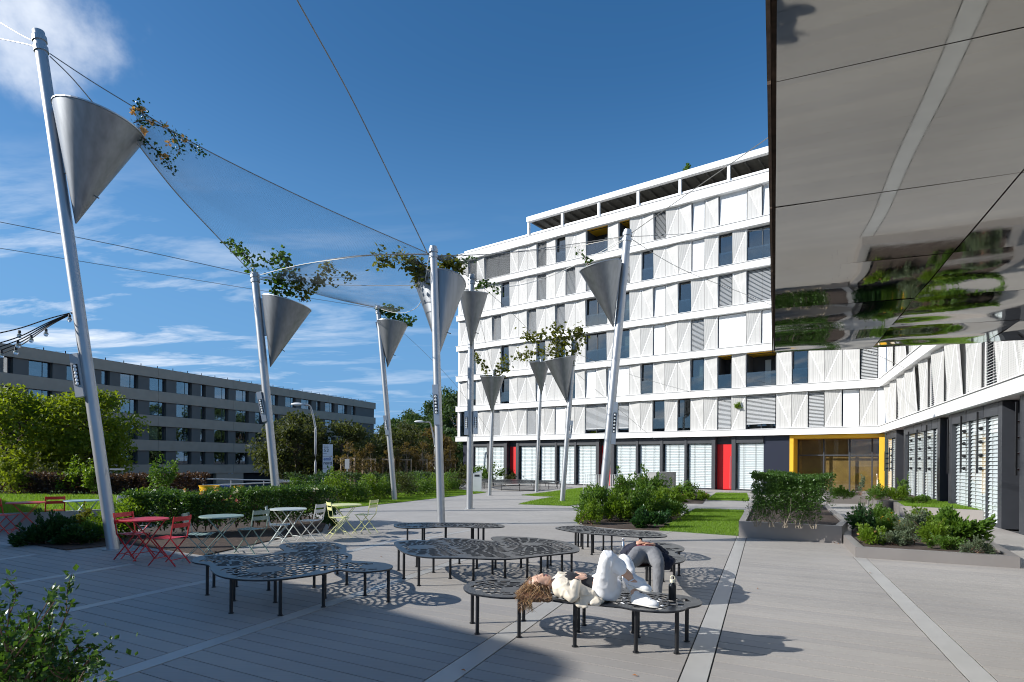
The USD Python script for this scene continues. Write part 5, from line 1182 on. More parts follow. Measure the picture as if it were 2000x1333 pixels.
# bushes round the right hand mast
BUSH = [((1160, 1012), (.55, .5, .95), 'leaf_mid', 2600, .075, 'big leaved light green bush left of the right hand mast', 'petal_white', 10), ((1200, 1020), (.5, .4, .7), 'leaf_fresh', 2200, .07, 'fresh green bush at the foot of the right hand mast', None, 0), ((1215, 990), (.7, .6, 1.25), 'leaf_mid', 2600, .075, 'tall dark bush behind the right hand mast with pale flowers', 'petal_pink', 16),
 ((1248, 1018), (.55, .5, .85), 'leaf_mid', 2400, .07, 'middle green bush right of the right hand mast', None, 0), ((1268, 1000), (.7, .6, 1.25), 'leaf_mid', 3000, .075, 'tallest bush with red tipped shoots before the concrete block', 'petal_pink', 10), ((1298, 1012), (.55, .5, .9), 'leaf_fresh', 2300, .07, 'sunny green bush at the right end of the bush group', None, 0),
 ((1268, 1032), (.42, .25, .4), 'leaf_dark', 1400, .08, 'low dark green plant at the front edge of the bush group', None, 0), ((1150, 1025), (.4, .25, .45), 'leaf_fresh', 1300, .05, 'feathery low green plant at the left front of the bush group', None, 0), ((1315, 1018), (.35, .3, .6), 'leaf_mid', 1200, .06, 'small bush spilling onto the lawn beside the bush group', None, 0)]
for (px, py), sz, lk, n, lf, lab, fl, nf in BUSH: shrub('garden_bush', lab, 'bush', (*G2(px, py), .02), (sz[0] * 1.3, sz[1] * 1.25, sz[2] * 1.08), lk, int(n * 1.0), lf * 1.3, rng, 10, 'bushes round the right hand mast', fl, nf, True, 20)
for (px, py), sz, lk, n, lab in (((1335, 972), (1.1, .8, .85), 'leaf_mid', 2200, 'dark green bush right of the concrete block'), ((1362, 978), (.8, .5, .4), 'leaf_fresh', 1400, 'low light green plant beside the small lawn'), ((1325, 982), (.7, .4, .35), 'leaf_fresh', 1200, 'low plants with pink tips in front of the concrete block')):
    shrub('far_bush', lab, 'bush', (*G2(px, py), .02), sz, lk, n, .10, rng, 6, None, 'petal_pink', 8, False, 16)
# flower bed at the foot of the white house
for k, (px, py, w, h, lk, lab) in enumerate(((905, 946, 1.2, 1.6, 'leaf_autumn', 'reddish bush at the left corner of the white house'), (945, 944, 1.8, 1.75, 'leaf_mid', 'broad clipped dark bush before the white house'), (1000, 943, .9, 1.3, 'leaf_autumn', 'orange tipped bush under the first red door'), (1022, 943, 1.3, 1.4, 'leaf_mid', 'green bush right of the first red door'), (1050, 943, 1.0, 1.3, 'leaf_fresh', 'light green bush at the middle of the house bed'), (1082, 944, 1.0, 1.2, 'leaf_mid', 'round green bush at the right of the house bed'), (1105, 945, .6, .7, 'leaf_fresh', 'small last bush of the house bed'))):
    q = G2(px, py); shrub('house_bush', lab, 'bush', (*q, 0), (w, .7, h), lk, 1300, .16, rng, 5, None, None, 0, False, 14)

# long hedge behind the cafe tables: several evergreen bushes in a row
hp = [G2(262, 1050), G2(330, 1052), G2(430, 1046), G2(520, 1034), G2(625, 1022)]
hp = [np.array(p) + (0, .35) for p in hp]
hedge_box('evergreen_hedge', 'loose dark evergreen hedge with a few flowers behind the cafe tables', hp, 1.15, .22, 1.0, 'leaf_hedge', 26000, .075, rng, True, True, .1)
shrub('garden_bush', 'light green bush behind the red table beside the evergreen hedge', 'bush', (*(np.array(G2(258, 1050))), .02), (.75, .6, 1.05), 'leaf_fresh', 2600, .075, rng, 8, None, None, 0, True, 20)
shrub('garden_bush', 'small dark bush at the right tip of the evergreen hedge near the yellow chair', 'bush', (*G2(642, 1036), .02), (.25, .25, .8), 'leaf_dark', 900, .07, rng, 6, None, None, 0, True, 10)
for px, py, fl, lab in ((402, 958, 'petal_peach', 'peach flowers'), (440, 962, 'petal_white', 'white flowers'), (445, 974, 'petal_pink', 'pink flowers'), (605, 958, 'petal_white', 'white flowers at the right end')):
    p = D(px, py + 6, 13.6 + (px - 400) * .0125); t = thing('rose_shoot', 'rose shoot with ' + lab + ' on the evergreen hedge', 'plant', p)
    m = MB(); tips = [p + np.array([rng.normal() * .16, rng.normal() * .1, rng.uniform(.0, .14)]) for _ in range(5)]
    for e in tips: sprig(p - (0, 0, .35), e, rng, m, .005, .03)
    part(t, 'stems', m, LOOK['twig'], kind='stuff'); part(t, 'flowers', simple_leaves(np.repeat(np.array(tips), 9, 0) + rng.normal(scale=.014, size=(45, 3)), .04, rng, .9), LOOK[fl], kind='stuff')
# shady plants round the big mast
for (px, py), sz, lk, n, lf, lab in (((108, 1062), (.46, .4, .66), 'leaf_dark', 1700, .07, 'dark shaded shrub in the bed left of the big leaning mast'), ((70, 1064), (.5, .35, .3), 'leaf_dark', 1200, .09, 'low dark leaves at the left tip of the shaded bed'), ((150, 1064), (.6, .35, .28), 'leaf_dark', 1500, .08, 'low dark leaves in the middle of the shaded bed'), ((190, 1058), (.6, .4, .36), 'leaf_mid', 1500, .07, 'low green plant beside the foot of the big leaning mast'), ((230, 1050), (.5, .4, .55), 'leaf_fresh', 1200, .06, 'brighter green plant right behind the big leaning mast'), ((160, 1046), (.3, .25, .7), 'leaf_vine_red', 300, .06, 'sparse stalks with red blossoms before the blue grey table')):
    shrub('bed_plant', lab, 'plant', (*G2(px, py), .02), sz, lk, n, lf, rng, 8, 'plants of the shaded bed', None, 0, True, 18)
# hedges further back
rp = [D(-40, 975, 23.5)[:2], D(130, 975, 23)[:2], D(260, 975, 23.5)[:2], D(392, 975, 26)[:2]]
hedge_box('barberry_hedge', 'dark red barberry hedge on the raised lawn in front of the grey building', rp, 1.2, .35, 1.12, 'leaf_barberry', 16000, .11, rng, False, False, .1)
for px, d, sz, lk, lab in ((20, 22.3, (.9, .6, 1.5), 'leaf_yellow_green', 'yellow green bush at the left end of the barberry hedge'), (90, 23.5, (.8, .6, 1.55), 'leaf_autumn', 'tall ragged rose with autumn leaves behind the barberry hedge'), (145, 22.8, (.8, .5, 1.45), 'leaf_fresh', 'bright bush behind the coral chair'), (318, 22.5, (.75, .6, 1.75), 'leaf_mid', 'pale leaved young bush standing out of the barberry hedge'), (185, 22.6, (.5, .5, 1.35), 'leaf_fresh', 'small bush directly left of the big leaning mast')):
    q = D(px, 970, d)[:2]; shrub('rose_bush', lab, 'bush', (*q, .38), sz, lk, 900, .10, rng, 9, None, None, 0, False, 18)
bp = [D(575, 960, 27)[:2], D(700, 965, 28)[:2], D(800, 960, 32)[:2], D(885, 955, 38)[:2]]
BK = [(585, 25.5, .9, 1.25, 'leaf_mid'), (622, 26, 1.0, 1.35, 'leaf_dark'), (655, 25, 1.1, 1.3, 'leaf_fresh'), (690, 25.6, 1.0, 1.15, 'leaf_mid'), (722, 27, 1.1, 1.2, 'leaf_fresh'), (752, 28, 1.0, 1.05, 'leaf_mid'), (785, 29.5, 1.1, 1.25, 'leaf_autumn'), (818, 31, 1.1, 1.2, 'leaf_mid'), (845, 33, 1.2, 1.35, 'leaf_fresh'), (872, 35, 1.1, 1.35, 'leaf_mid'), (888, 37, 1.0, .9, 'leaf_autumn')]
BL = ['bush at the right end of the evergreen hedge', 'dark bush below the curved lamp', 'tall light green bush under the sign pylon', 'green bush below the notice board', 'light green bush left of the slim far mast', 'low green bush at the foot of the slim far mast', 'brownish bush right of the slim far mast', 'green bush left of the tall middle mast', 'bright bush behind the tall middle mast', 'green bush right of the tall middle mast', 'small rusty bush beside the litter bin']
for (px, d, w, h, lk), lab in zip(BK, BL):
    q = D(px, 960, d)[:2]; shrub('back_bush', lab, 'bush', (*q, 0), (w, .8, h), lk, 2100, .085, rng, 7, None, None, 0, False, 22)
hedge_box('low_back_hedge', 'clipped dark hedge behind the row of back bushes', [D(560, 940, 30)[:2], D(760, 940, 34)[:2], D(880, 940, 40)[:2]], 1.0, -.6, 1.05, 'leaf_far', 9000, .13, rng, False, False, .1)

# trees
def at(px, d, z=-1.5): q = D(px, 900, d); return (q[0], q[1], z)
tree('yellowing_tree', 'large yellow green tree cut by the left edge, in front of the grey building', at(20, 31), 7.1, 3.5, 'leaf_yellow_green', 15000, .20, rng, .22, 46, .16)
tree('yellowing_tree', 'yellow green tree right behind the big leaning mast', at(168, 33), 7.4, 3.0, 'leaf_yellow_green', 13000, .20, rng, .24, 44, .15)
tree('yellowing_tree', 'darker green tree between the two yellow green trees', at(95, 36), 6.8, 2.6, 'leaf_mid', 9000, .20, rng, .24, 36, .14)
tree('russet_tree', 'broad red brown tree behind the curved lamp', at(575, 46), 6.9, 3.6, 'leaf_autumn', 13000, .24, rng, .2, 48, .16)
tree('russet_tree', 'red brown tree directly behind the sign pylon', at(665, 48), 6.5, 3.3, 'leaf_autumn', 11000, .24, rng, .2, 44, .16)
tree('russet_tree', 'red brown tree left behind the slim far mast', at(735, 56), 5.4, 3.0, 'leaf_autumn', 7000, .26, rng, .2, 34, .15)
tree('russet_tree', 'red brown tree right of the slim far mast', at(790, 56), 7.0, 3.4, 'leaf_autumn', 9000, .26, rng, .2, 40, .16)
tree('russet_tree', 'rust coloured tree near the corner of the white building', at(845, 60), 6.6, 3.0, 'leaf_rust', 7500, .26, rng, .2, 36, .16)
for k, (px, d, h, lab) in enumerate(((681, 40, 4.6, 'first young tree, right behind the notice board'), (722, 43, 4.6, 'second young tree, left of the slim far mast'), (760, 46, 4.2, 'third young tree, hidden by the slim far mast'), (793, 48, 4.9, 'fourth young tree, right of the slim far mast'), (824, 50, 5.0, 'fifth young tree, left of the tall middle mast'), (851, 52, 4.6, 'sixth young tree, behind the tall middle mast'), (880, 54, 4.8, 'seventh young tree, beside the corner of the white building'))):
    t = tree('young_street_tree', 'thin rust leaved ' + lab, at(px, d), h, 1.15, 'leaf_rust', 1100, .15, rng, .40, 20, .045, 'young trees with wooden stakes', 'bark_pale')
    b = np.array(at(px, d)); st = thing('tree_stake_frame', 'wooden stake frame around the ' + lab.split(',')[0], 'stake frame', b, group='stake frames of the young trees')
    for sx, sy in ((-.45, -.2), (.45, -.2), (0.0, .5)): m = MB(); m.tube([b + (sx, sy, 0), b + (sx, sy, 3.45)], .055, 8); part(st, 'stake', m, LOOK['stake'])
    for (x0, y0), (x1, y1) in (((-.45, -.2), (.45, -.2)), ((.45, -.2), (0, .5)), ((0, .5), (-.45, -.2))): m = MB(); m.bar(b + (x0, y0, 3.38), b + (x1, y1, 3.38), .05, .1); part(st, 'cross_rail', m, LOOK['stake'])
for px, d, h, r, lab in ((770, 95, 10.0, 4.6, 'dark tree on the left of the far tree group'), (800, 100, 12.0, 5.0, 'dark round tree in the middle of the far group'), (835, 92, 12.0, 4.8, 'dark tree behind the tall middle mast'), (872, 88, 14.6, 5.2, 'tallest far tree, beside the white building'), (893, 80, 13.0, 4.4, 'far tree partly behind the corner of the white building'), (748, 110, 8.5, 4.0, 'small far tree at the end of the grey building'), (815, 78, 8.4, 4.2, 'nearer bushy dark tree below the far group'), (868, 70, 7.2, 3.6, 'low dark tree in the gap beside the white building'), (888, 64, 5.4, 2.6, 'dark bushy tree right at the house corner')):
    tree('far_tree', lab, at(px, d), h, r, 'leaf_far', 6500, .42, rng, .12, 44, .2, 'far trees', far=True)
hedge_box('street_hedge', 'dark hedge along the street behind the young trees', [D(660, 915, 62)[:2], D(900, 915, 66)[:2]], 1.6, -1.6, .5, 'leaf_far', 5000, .25, rng, False, False, .2)
# a rooftop plant on the white house
shrub('roof_plant', 'small bushy plant on the roof edge of the white building', 'plant', M.p(M.s_at(1330), -.9, 22.25), (.45, .4, .7), 'leaf_mid', 120, .12, rng, 6, None, None, 0, False, 10)
shrub('roof_plant', 'tiny plant stuck to a perforated panel above the red door', 'plant', M.p(M.s_at(1441), .16, 5.35), (.28, .16, .28), 'leaf_fresh', 160, .10, rng, 4, None, None, 0, False, 8)

# the bush in the lower left corner
def corner_bush():
    t = thing('corner_bush', 'glossy leaved bush with reddish twigs in the lower left corner', 'bush', (-2.6, 3.0, 0))
    m = MB(); pts = []; drs = []
    targets = [(20, 1180), (55, 1200), (-10, 1195), (110, 1170), (140, 1178), (95, 1215), (60, 1222), (85, 1245), (162, 1243), (176, 1285), (150, 1292), (30, 1240), (0, 1250), (120, 1240), (130, 1262), (110, 1285), (70, 1280), (40, 1275), (10, 1290), (90, 1310), (60, 1310), (135, 1300), (120, 1320), (20, 1320), (165, 1310), (-30, 1240), (-40, 1290)]
    for px, py in targets:
        d = 3.0 + rng.uniform(-.3, .3); e = D(px, py, d); root = np.array([-2.6 + rng.normal() * .12, 3.0 + rng.normal() * .12, .12])
        root = root + (e - root) * .2 * np.array([1, 1, 0])
        c = sprig(root, e, rng, m, .007, .05)
        for _ in range(3):
            q = c[rng.integers(3, len(c) - 1)]; e2 = q + (e - root) * .2 + rng.normal(scale=.07, size=3); c2 = sprig(q, e2, rng, m, .0035, .02)
            pts.append(np.repeat(c2[2:], 3, 0)); drs.append(np.repeat(np.gradient(c2, axis=0)[2:], 3, 0))
        c = c[3:]; pts.append(np.repeat(c, 6, 0)); drs.append(np.repeat(np.gradient(c, axis=0), 6, 0))
    P, Dr = np.vstack(pts), np.vstack(drs); Dr /= np.linalg.norm(Dr, axis=1, keepdims=True) + 1e-9
    P = P + rng.normal(scale=.012, size=P.shape); Dr = Dr * .5 + rng.normal(scale=.6, size=Dr.shape)
    part(t, 'branches', m, LOOK['twig'])
    C = rng.normal(scale=1, size=(2600, 3)) * np.array([.21, .18, .16]) + np.array([-2.66, 3.02, .62]); C[:, 2] = np.clip(C[:, 2], .05, .80)
    v1, f1 = leaves(P, .036, rng, .7, .5, Dr); v2, f2 = leaves(C, .036, rng, .7, .5)
    part(t, 'foliage', (np.vstack([v1, v2]), np.vstack([f1, f2 + len(v1)])), LOOK['leaf_glossy'])
corner_bush()
tub = thing('bush_planter', 'dark planter of the corner bush, below the picture', 'planter', (-2.7, 3.0, 0)); part(tub, 'planter_body', MB().poly(sbox(-3.2, 2.6, -2.2, 3.4), 0, .12), LOOK['soil'])

# vines on the cones
def vine(label, anchor, paths, look, n, leaf, rng, flower=None, cat='vine', spread=.10):
    base = anchor; t = thing('climbing_plant', label, cat, base); m = MB(); P = []
    for pth in paths:
        c = spline(pth, 8, False); m.tube(c, np.linspace(.012, .004, len(c)), 5, False); P.append(c[2:])
    P = np.vstack(P); part(t, 'stems', m, LOOK['twig'], kind='stuff')
    w = rng.integers(len(P), size=n); Q = P[w] + rng.normal(scale=spread, size=(n, 3))
    d = rng.normal(size=(n, 3)); d[:, 2] = -np.abs(d[:, 2]) * .7
    part(t, 'foliage', leaves(Q, leaf, rng, .85, .3, d), LOOK[look])
    if flower:
        k = P[rng.integers(len(P), size=12)] + rng.normal(scale=.1, size=(12, 3))
        part(t, 'flowers', simple_leaves(np.repeat(k, 10, 0) + rng.normal(scale=.018, size=(120, 3)), .075, rng, .9), LOOK[flower], kind='stuff')
def W(px, py, key, dd=0.0): return D(px, py, POLES[key][0][1] + dd)
vine('thin rose with peach blossoms creeping from the big cone onto the net', W(268, 245, 'a', .3), [[W(262, 240, 'a', .3), W(285, 236, 'a', .4), W(330, 255, 'a', .6), W(372, 282, 'a', .9), W(400, 300, 'a', 1.2)], [W(272, 262, 'a', .3), W(300, 290, 'a', .5), W(325, 310, 'a', .8), W(336, 335, 'a', .9)], [W(285, 236, 'a', .4), W(275, 215, 'a', .4), W(268, 198, 'a', .4)], [W(330, 255, 'a', .6), W(350, 285, 'a', .8), W(345, 305, 'a', .9)]], 'leaf_dark', 420, .055, rng, 'petal_peach', spread=.06)
vine('dark leafy vine climbing out of the hedge mast cone to the cable', W(548, 578, 'b', .1), [[W(550, 590, 'b', .1), W(552, 545, 'b', .1), W(560, 510, 'b'), W(545, 500, 'b'), W(515, 515, 'b')], [W(555, 590, 'b', .1), W(570, 560, 'b', .2), W(572, 530, 'b', .1)], [W(540, 588, 'b', .1), W(535, 560, 'b'), W(545, 530, 'b')], [W(500, 530, 'b'), W(480, 500, 'b', .2), W(465, 485, 'b', .4), W(450, 474, 'b', .5)]], 'leaf_vine', 620, .14, rng, spread=.11)
vine('bushy vine on the right half of the hedge mast cone', W(585, 580, 'b', .1), [[W(588, 590, 'b', .1), W(610, 560, 'b', .2), W(640, 545, 'b', .3), W(685, 542, 'b', .4)], [W(610, 560, 'b', .2), W(630, 530, 'b', .3), W(645, 520, 'b', .3)], [W(585, 578, 'b', .1), W(580, 552, 'b', .1), W(600, 548, 'b', .2)]], 'leaf_vine_red', 430, .12, rng, spread=.09)
vine('thick hanging vine on the tall middle mast, spilling from its cone', W(845, 545, 'd', .8), [[W(825, 560, 'd', .9), W(815, 530, 'd', .6), W(790, 508, 'd', .4), W(760, 502, 'd', .3), W(735, 506, 'd', .2)], [W(830, 560, 'd', .9), W(822, 530, 'd', .7), W(810, 505, 'd', .5)], [W(812, 505, 'd', .5), W(830, 525, 'd', .5), W(835, 550, 'd', .5)], [W(860, 560, 'd', .9), W(865, 530, 'd', .9), W(870, 515, 'd', .9), W(885, 512, 'd', 1), W(895, 530, 'd', 1.1)]], 'leaf_vine_red', 900, .13, rng, spread=.12)
vine('small green plant in the slim far mast cone', W(765, 622, 'c', .1), [[W(760, 630, 'c', .1), W(762, 612, 'c', .1), W(770, 606, 'c', .1)], [W(780, 628, 'c', .1), W(790, 622, 'c'), W(808, 626, 'c')], [W(770, 606, 'c'), W(752, 603, 'c'), W(745, 604, 'c')]], 'leaf_vine', 260, .17, rng, spread=.12)
vine('thin vine on the upright mast cone reaching along the facade cable', W(925, 560, 'e', -.3), [[W(930, 568, 'e', -.3), W(940, 552, 'e', -.2), W(960, 556, 'e', .2), W(972, 570, 'e', .4)], [W(912, 520, 'e', -.2), W(900, 508, 'e', -.2), W(930, 505, 'e', -.1)], [W(905, 510, 'e', -.2), W(898, 530, 'e', -.3)]], 'leaf_vine', 200, .11, rng, spread=.08)
vine('sparse reddish twigs on the thin far mast cone', W(962, 733, 'f', -.5), [[W(955, 740, 'f', -.5), W(945, 712, 'f', -.6), W(928, 697, 'f', -.8)], [W(968, 740, 'f', -.5), W(975, 715, 'f', -.4), W(985, 700, 'f', -.3)], [W(978, 738, 'f', -.4), W(992, 718, 'f', -.2), W(990, 705, 'f')]], 'leaf_vine_red', 230, .16, rng, spread=.12)
vine('broad autumn vine spreading over the two overlapping cones', W(1092, 690, 'h', -.2), [[W(1088, 705, 'h', -.2), W(1086, 670, 'h', -.2), W(1070, 655, 'h'), W(1040, 660, 'h', .2), W(1024, 655, 'h', .3)], [W(1095, 705, 'h', -.2), W(1105, 665, 'h', -.2), W(1125, 645, 'h', -.2), W(1135, 660, 'h', -.2)], [W(1110, 700, 'h', -.2), W(1130, 675, 'h', -.2), W(1135, 640, 'h', -.2)], [W(1080, 690, 'h', -.2), W(1050, 688, 'h', 0), W(1015, 695, 'h', .3)], [W(1090, 690, 'h', -.2), W(1095, 650, 'h', -.2), W(1080, 640, 'h', -.2)]], 'leaf_vine_red', 760, .16, rng, spread=.13)
vine('small yellowing shoot on the right hand mast cone', W(1140, 515, 'i', -.2), [[W(1150, 520, 'i', -.2), W(1140, 500, 'i', -.2), W(1127, 490, 'i', -.2)], [W(1150, 520, 'i', -.2), W(1145, 503, 'i', -.1), W(1152, 508, 'i', 0)]], 'leaf_vine', 70, .09, rng, spread=.05)
# ------------------------------------------------------------------ people
mat('skin', (.60, .36, .25), .5, subsurface_weight=.12, subsurface_radius=(.012, .005, .003), subsurface_scale=.5); mat('skin_b', (.52, .28, .18), .5)
mat('hair_brown', (.26, .125, .055), .45, island=.45); mat('hair_blond', (.62, .38, .17), .45, island=.35)
mat('cloth_white', (.80, .80, .80), .85, var=.05, vscale=9, bump=.35, bscale=14); mat('cloth_beige', (.66, .58, .46), .9, var=.07, vscale=8, bump=.4, bscale=16)
mat('cloth_black', (.012, .012, .014), .85); mat('cloth_grey', (.17, .17, .175), .9, var=.15, vscale=10, bump=.25, bscale=18); mat('cloth_maroon', (.16, .012, .03), .9, bump=.3, bscale=20); mat('cloth_navy', (.012, .014, .028), .85, var=.3, vscale=8, bump=.5, bscale=14)
mat('shoe_white', (.78, .78, .77), .5); mat('sole', (.66, .63, .56), .7); mat('lash', (.03, .018, .012), .7); mat('lip', (.45, .14, .12), .45)
SPH = {}
def ball(c, r, n=18):
    if n not in SPH: SPH[n] = Manifold.sphere(1.0, n)
    r = np.broadcast_to(r, (3,)); return SPH[n].scale([float(x) for x in r]).translate([float(x) for x in c])
def hull(*items): return Manifold.batch_hull([ball(c, r) for c, r in items])
def skin_mesh(parts, edge=.012, it=12):
    m = Manifold.batch_boolean(parts, __import__('manifold3d').OpType.Add).refine_to_length(edge)
    t = trimesh.Trimesh(*arr(m), process=True); t.merge_vertices(); trimesh.smoothing.filter_taubin(t, .5, -.52, it)
    return np.array(t.vertices), np.array(t.faces)
A = lambda *p: np.array(p, float)
def crease(v, amp, scale, seed):
    """folds in cloth"""
    n = meshkit.noise(v * scale + seed); t = n[:, None] * amp
    c = v - v.mean(0); return v + c / (np.linalg.norm(c, axis=1, keepdims=True) + 1e-9) * t
def folds(vf, amp=.008, scale=(16, 16, 9), seed=3.0):
    t = trimesh.Trimesh(*vf, process=False); n = np.array(t.vertex_normals); v = np.array(t.vertices)
    k = 2 * meshkit.noise(v * np.array(scale) + seed) - 1; k2 = 2 * meshkit.noise(v * np.array(scale) * 2.3 + seed + 7) - 1
    rid = np.clip(1 - np.abs(k) * 3.2, 0, 1) ** 1.5
    return v + n * (rid * amp + k2 * amp * .25)[:, None], vf[1]
def hand(wrist, d, nrm, side, s=1.0):
    """palm and five bent fingers; d towards the fingertips, nrm out of the back of the hand, side +1 when the thumb lies along cross(d, nrm)"""
    d = _norm(d); nrm = _norm(nrm - d * np.dot(nrm, d)); x = np.cross(d, nrm) * side; out = []
    k = [wrist + d * .012 * s + x * o for o in (-.018 * s, .018 * s)]; kn = [wrist + d * L * s + x * o * s + nrm * .004 for o, L in ((.030, .082), (.010, .088), (-.010, .085), (-.029, .076))]
    out.append(hull(*[(p, .014 * s) for p in k], *[(p, .011 * s) for p in kn]))
    for p, L in zip(kn, (.070, .078, .073, .058)):
        a = p; dd = d
        for f, bend in ((.45, .35), (.32, .5), (.26, .45)):
            dd = _norm(dd - nrm * bend); b = a + dd * L * f * s; out.append(hull((a, .0092 * s), (b, .0080 * s))); a = b
    a = wrist + d * .025 * s + x * .026 * s; b = a + (d * .6 + x * .7 - nrm * .25) * .036 * s; c = b + (d * .9 + x * .2 - nrm * .3) * .030 * s; e = c + (d * .95 - nrm * .35) * .024 * s
    out += [hull((a, .013 * s), (b, .011 * s)), hull((b, .0105 * s), (c, .0095 * s)), hull((c, .0095 * s), (e, .008 * s))]
    return out
def head(c, crown, face, s=1.0):
    """crown: unit vector to the top of the head, face: unit vector out of the face"""
    u = _norm(crown); f = _norm(face - u * np.dot(face, u)); r = np.cross(f, u)
    P = lambda a, b, d: c + (u * a + f * b + r * d) * s
    out = [hull((P(.028, -.018, 0), .086 * s), (P(.045, .012, 0), .076 * s)), hull((P(.02, .035, .022), .052 * s), (P(.02, .035, -.022), .052 * s), (P(-.04, .045, .014), .042 * s), (P(-.04, .045, -.014), .042 * s)),
           hull((P(-.085, .062, .012), .022 * s), (P(-.085, .062, -.012), .022 * s), (P(-.05, .03, .045), .026 * s), (P(-.05, .03, -.045), .026 * s), (P(-.03, .05, 0), .044 * s)),
           hull((P(.018, .084, 0), .011 * s), (P(-.022, .104, 0), .012 * s)), hull((P(-.024, .092, .012), .010 * s), (P(-.024, .092, -.012), .010 * s), (P(-.022, .104, 0), .012 * s)),
           hull((P(.03, .074, .032), .014 * s), (P(.034, .078, .0), .014 * s)), hull((P(.03, .074, -.032), .014 * s), (P(.034, .078, .0), .014 * s)),
           hull((P(-.055, .083, .014), .009 * s), (P(-.055, .083, -.014), .009 * s)), hull((P(-.065, .080, .012), .009 * s), (P(-.065, .080, -.012), .009 * s)), hull((P(.004, .072, .030), .013 * s)), hull((P(.004, .072, -.030), .013 * s)),
           hull((P(.012, -.012, .076), .015 * s), (P(-.02, -.004, .073), .010 * s)), hull((P(.012, -.012, -.076), .015 * s), (P(-.02, -.004, -.073), .010 * s))]
    return out, P
def limb(*js): return [hull(js[i], js[i + 1]) for i in range(len(js) - 1)]
def shoe(t, heel, toe, ankle, name='shoe', up=A(0, 0, 1)):
    d = _norm(toe - heel); up = _norm(up - d * np.dot(up, d)); x = np.cross(d, up); L = np.linalg.norm(toe - heel)
    b = [hull((heel + up * .012, .032), (heel + up * .055 + d * .012, .031), (ankle * .35 + (heel + up * .07 + d * .02) * .65, .033)), hull((heel + up * .05 + d * .02, .032), (heel + d * L * .5 + up * .038, .034)), hull((heel + up * .005, .032), (heel + d * L * .5, .036), (heel + d * L * .5 + up * .03, .033)),
         hull((heel + d * L * .45 + up * .012, .036), (heel + d * L * .72 + x * .012 + up * .004, .034), (heel + d * L * .72 - x * .012 + up * .004, .034), (heel + d * L * .86 + up * .0, .030))]
    s = part(t, name, skin_mesh(b, .012, 6), LOOK['shoe_white'], smooth=True)
    o = [hull((heel - up * .022, (.030, .030, .012)), (heel + d * L * .5 - up * .026, (.036, .036, .010)), (heel + d * L * .74 - up * .026, (.042, .042, .010)), (heel + d * L * .88 - up * .024, (.030, .030, .010)))]
    part(s, 'sole', skin_mesh(o, .012, 4), LOOK['sole'], smooth=True)
    lc = MB()
    for k in range(4): q = heel + d * L * (.42 + .075 * k) + up * (.073 - .009 * k); lc.tube([q - x * .024 - up * .006, q + up * .003, q + x * .024 - up * .006], .0035, 5)
    part(s, 'laces', lc, LOOK['cloth_white'])

# the woman in beige and white, lying on the nearest bench
rng = np.random.default_rng(8)
W1 = thing('person', 'person in beige jacket and white trousers lying on the nearest bench, one leg crossed', 'person', A(.7, 5.75, BH))
pel, wst, chs, upc, nb_, nt = A(.90, 5.755, .565), A(.78, 5.775, .560), A(.61, 5.80, .565), A(.51, 5.81, .565), A(.43, 5.82, .565), A(.385, 5.825, .562)
shR, shL, elR, elL, wrR, wrL = A(.51, 5.645, .55), A(.51, 5.975, .55), A(.565, 5.57, .505), A(.57, 6.02, .505), A(.625, 5.665, .650), A(.64, 5.86, .66)
hpR, hpL, knR, knL, anR, anL = A(.89, 5.655, .57), A(.90, 5.86, .57), A(.858, 5.36, .905), A(1.10, 5.80, .80), A(1.09, 5.475, .705), A(1.15, 5.555, .545)
crn = _norm(A(-1, .02, -.10)); fcd = _norm(A(.12, -.30, 1))
hd, HP = head(A(.292, 5.835, .565), crn, fcd, 1.0)
body = hd + limb((nt, .048), (nb_, .052), (upc, .085)) + [hull((upc + (0, .07, 0), .085), (upc - (0, .07, 0), .085), (chs + (0, .06, 0), .10), (chs - (0, .06, 0), .10)), hull((chs + (0, .05, 0), .098), (chs - (0, .05, 0), .098), (wst + (0, .05, 0), .088), (wst - (0, .05, 0), .088)), hull((wst + (0, .05, 0), .09), (wst - (0, .05, 0), .09), (pel + (0, .07, 0), .105), (pel - (0, .07, 0), .105))]
for sh, el, wr in ((shR, elR, wrR), (shL, elL, wrL)): body += limb((upc * .4 + sh * .6, .06), (sh, .055), (el, .041), (wr, .026))
for hp, kn, an in ((hpR, knR, anR), (hpL, knL, anL)): body += limb((hp, .088), (kn, .056), ((kn * .65 + an * .35), .052), (an, .036))
body += [hull((anR, .034), (A(1.10, 5.47, .675), .03), (A(1.17, 5.44, .655), .022)), hull((anL, .034), (A(1.15, 5.555, .49), .03), (A(1.23, 5.50, .475), .022))]
body += hand(wrR, A(.75, .55, .10), A(-.1, -.3, 1), -1) + hand(wrL, A(.55, -.75, .10), A(-.1, .2, 1), 1)
part(W1, 'body', skin_mesh(body, .0085, 8), LOOK['skin'], smooth=True)
for k, sd in enumerate((1, -1)):
    m = MB(); m.tube([HP(.006, .082, sd * x) + fcd * z for x, z in ((.018, .0), (.026, .002), (.036, .0), (.043, -.006))], .0028, 5); part(W1, 'eyelash', m, LOOK['lash'])
    m = MB(); m.tube([HP(.033, .088, sd * .012), HP(.038, .088, sd * .028), HP(.032, .078, sd * .047)], .0034, 5); part(W1, 'eyebrow', m, LOOK['hair_brown'])
m = MB(); m.sphere(HP(-.058, .0895, 0), 1, 2, (.006, .020, .007)); part(W1, 'lips', m, LOOK['lip'], smooth=True)
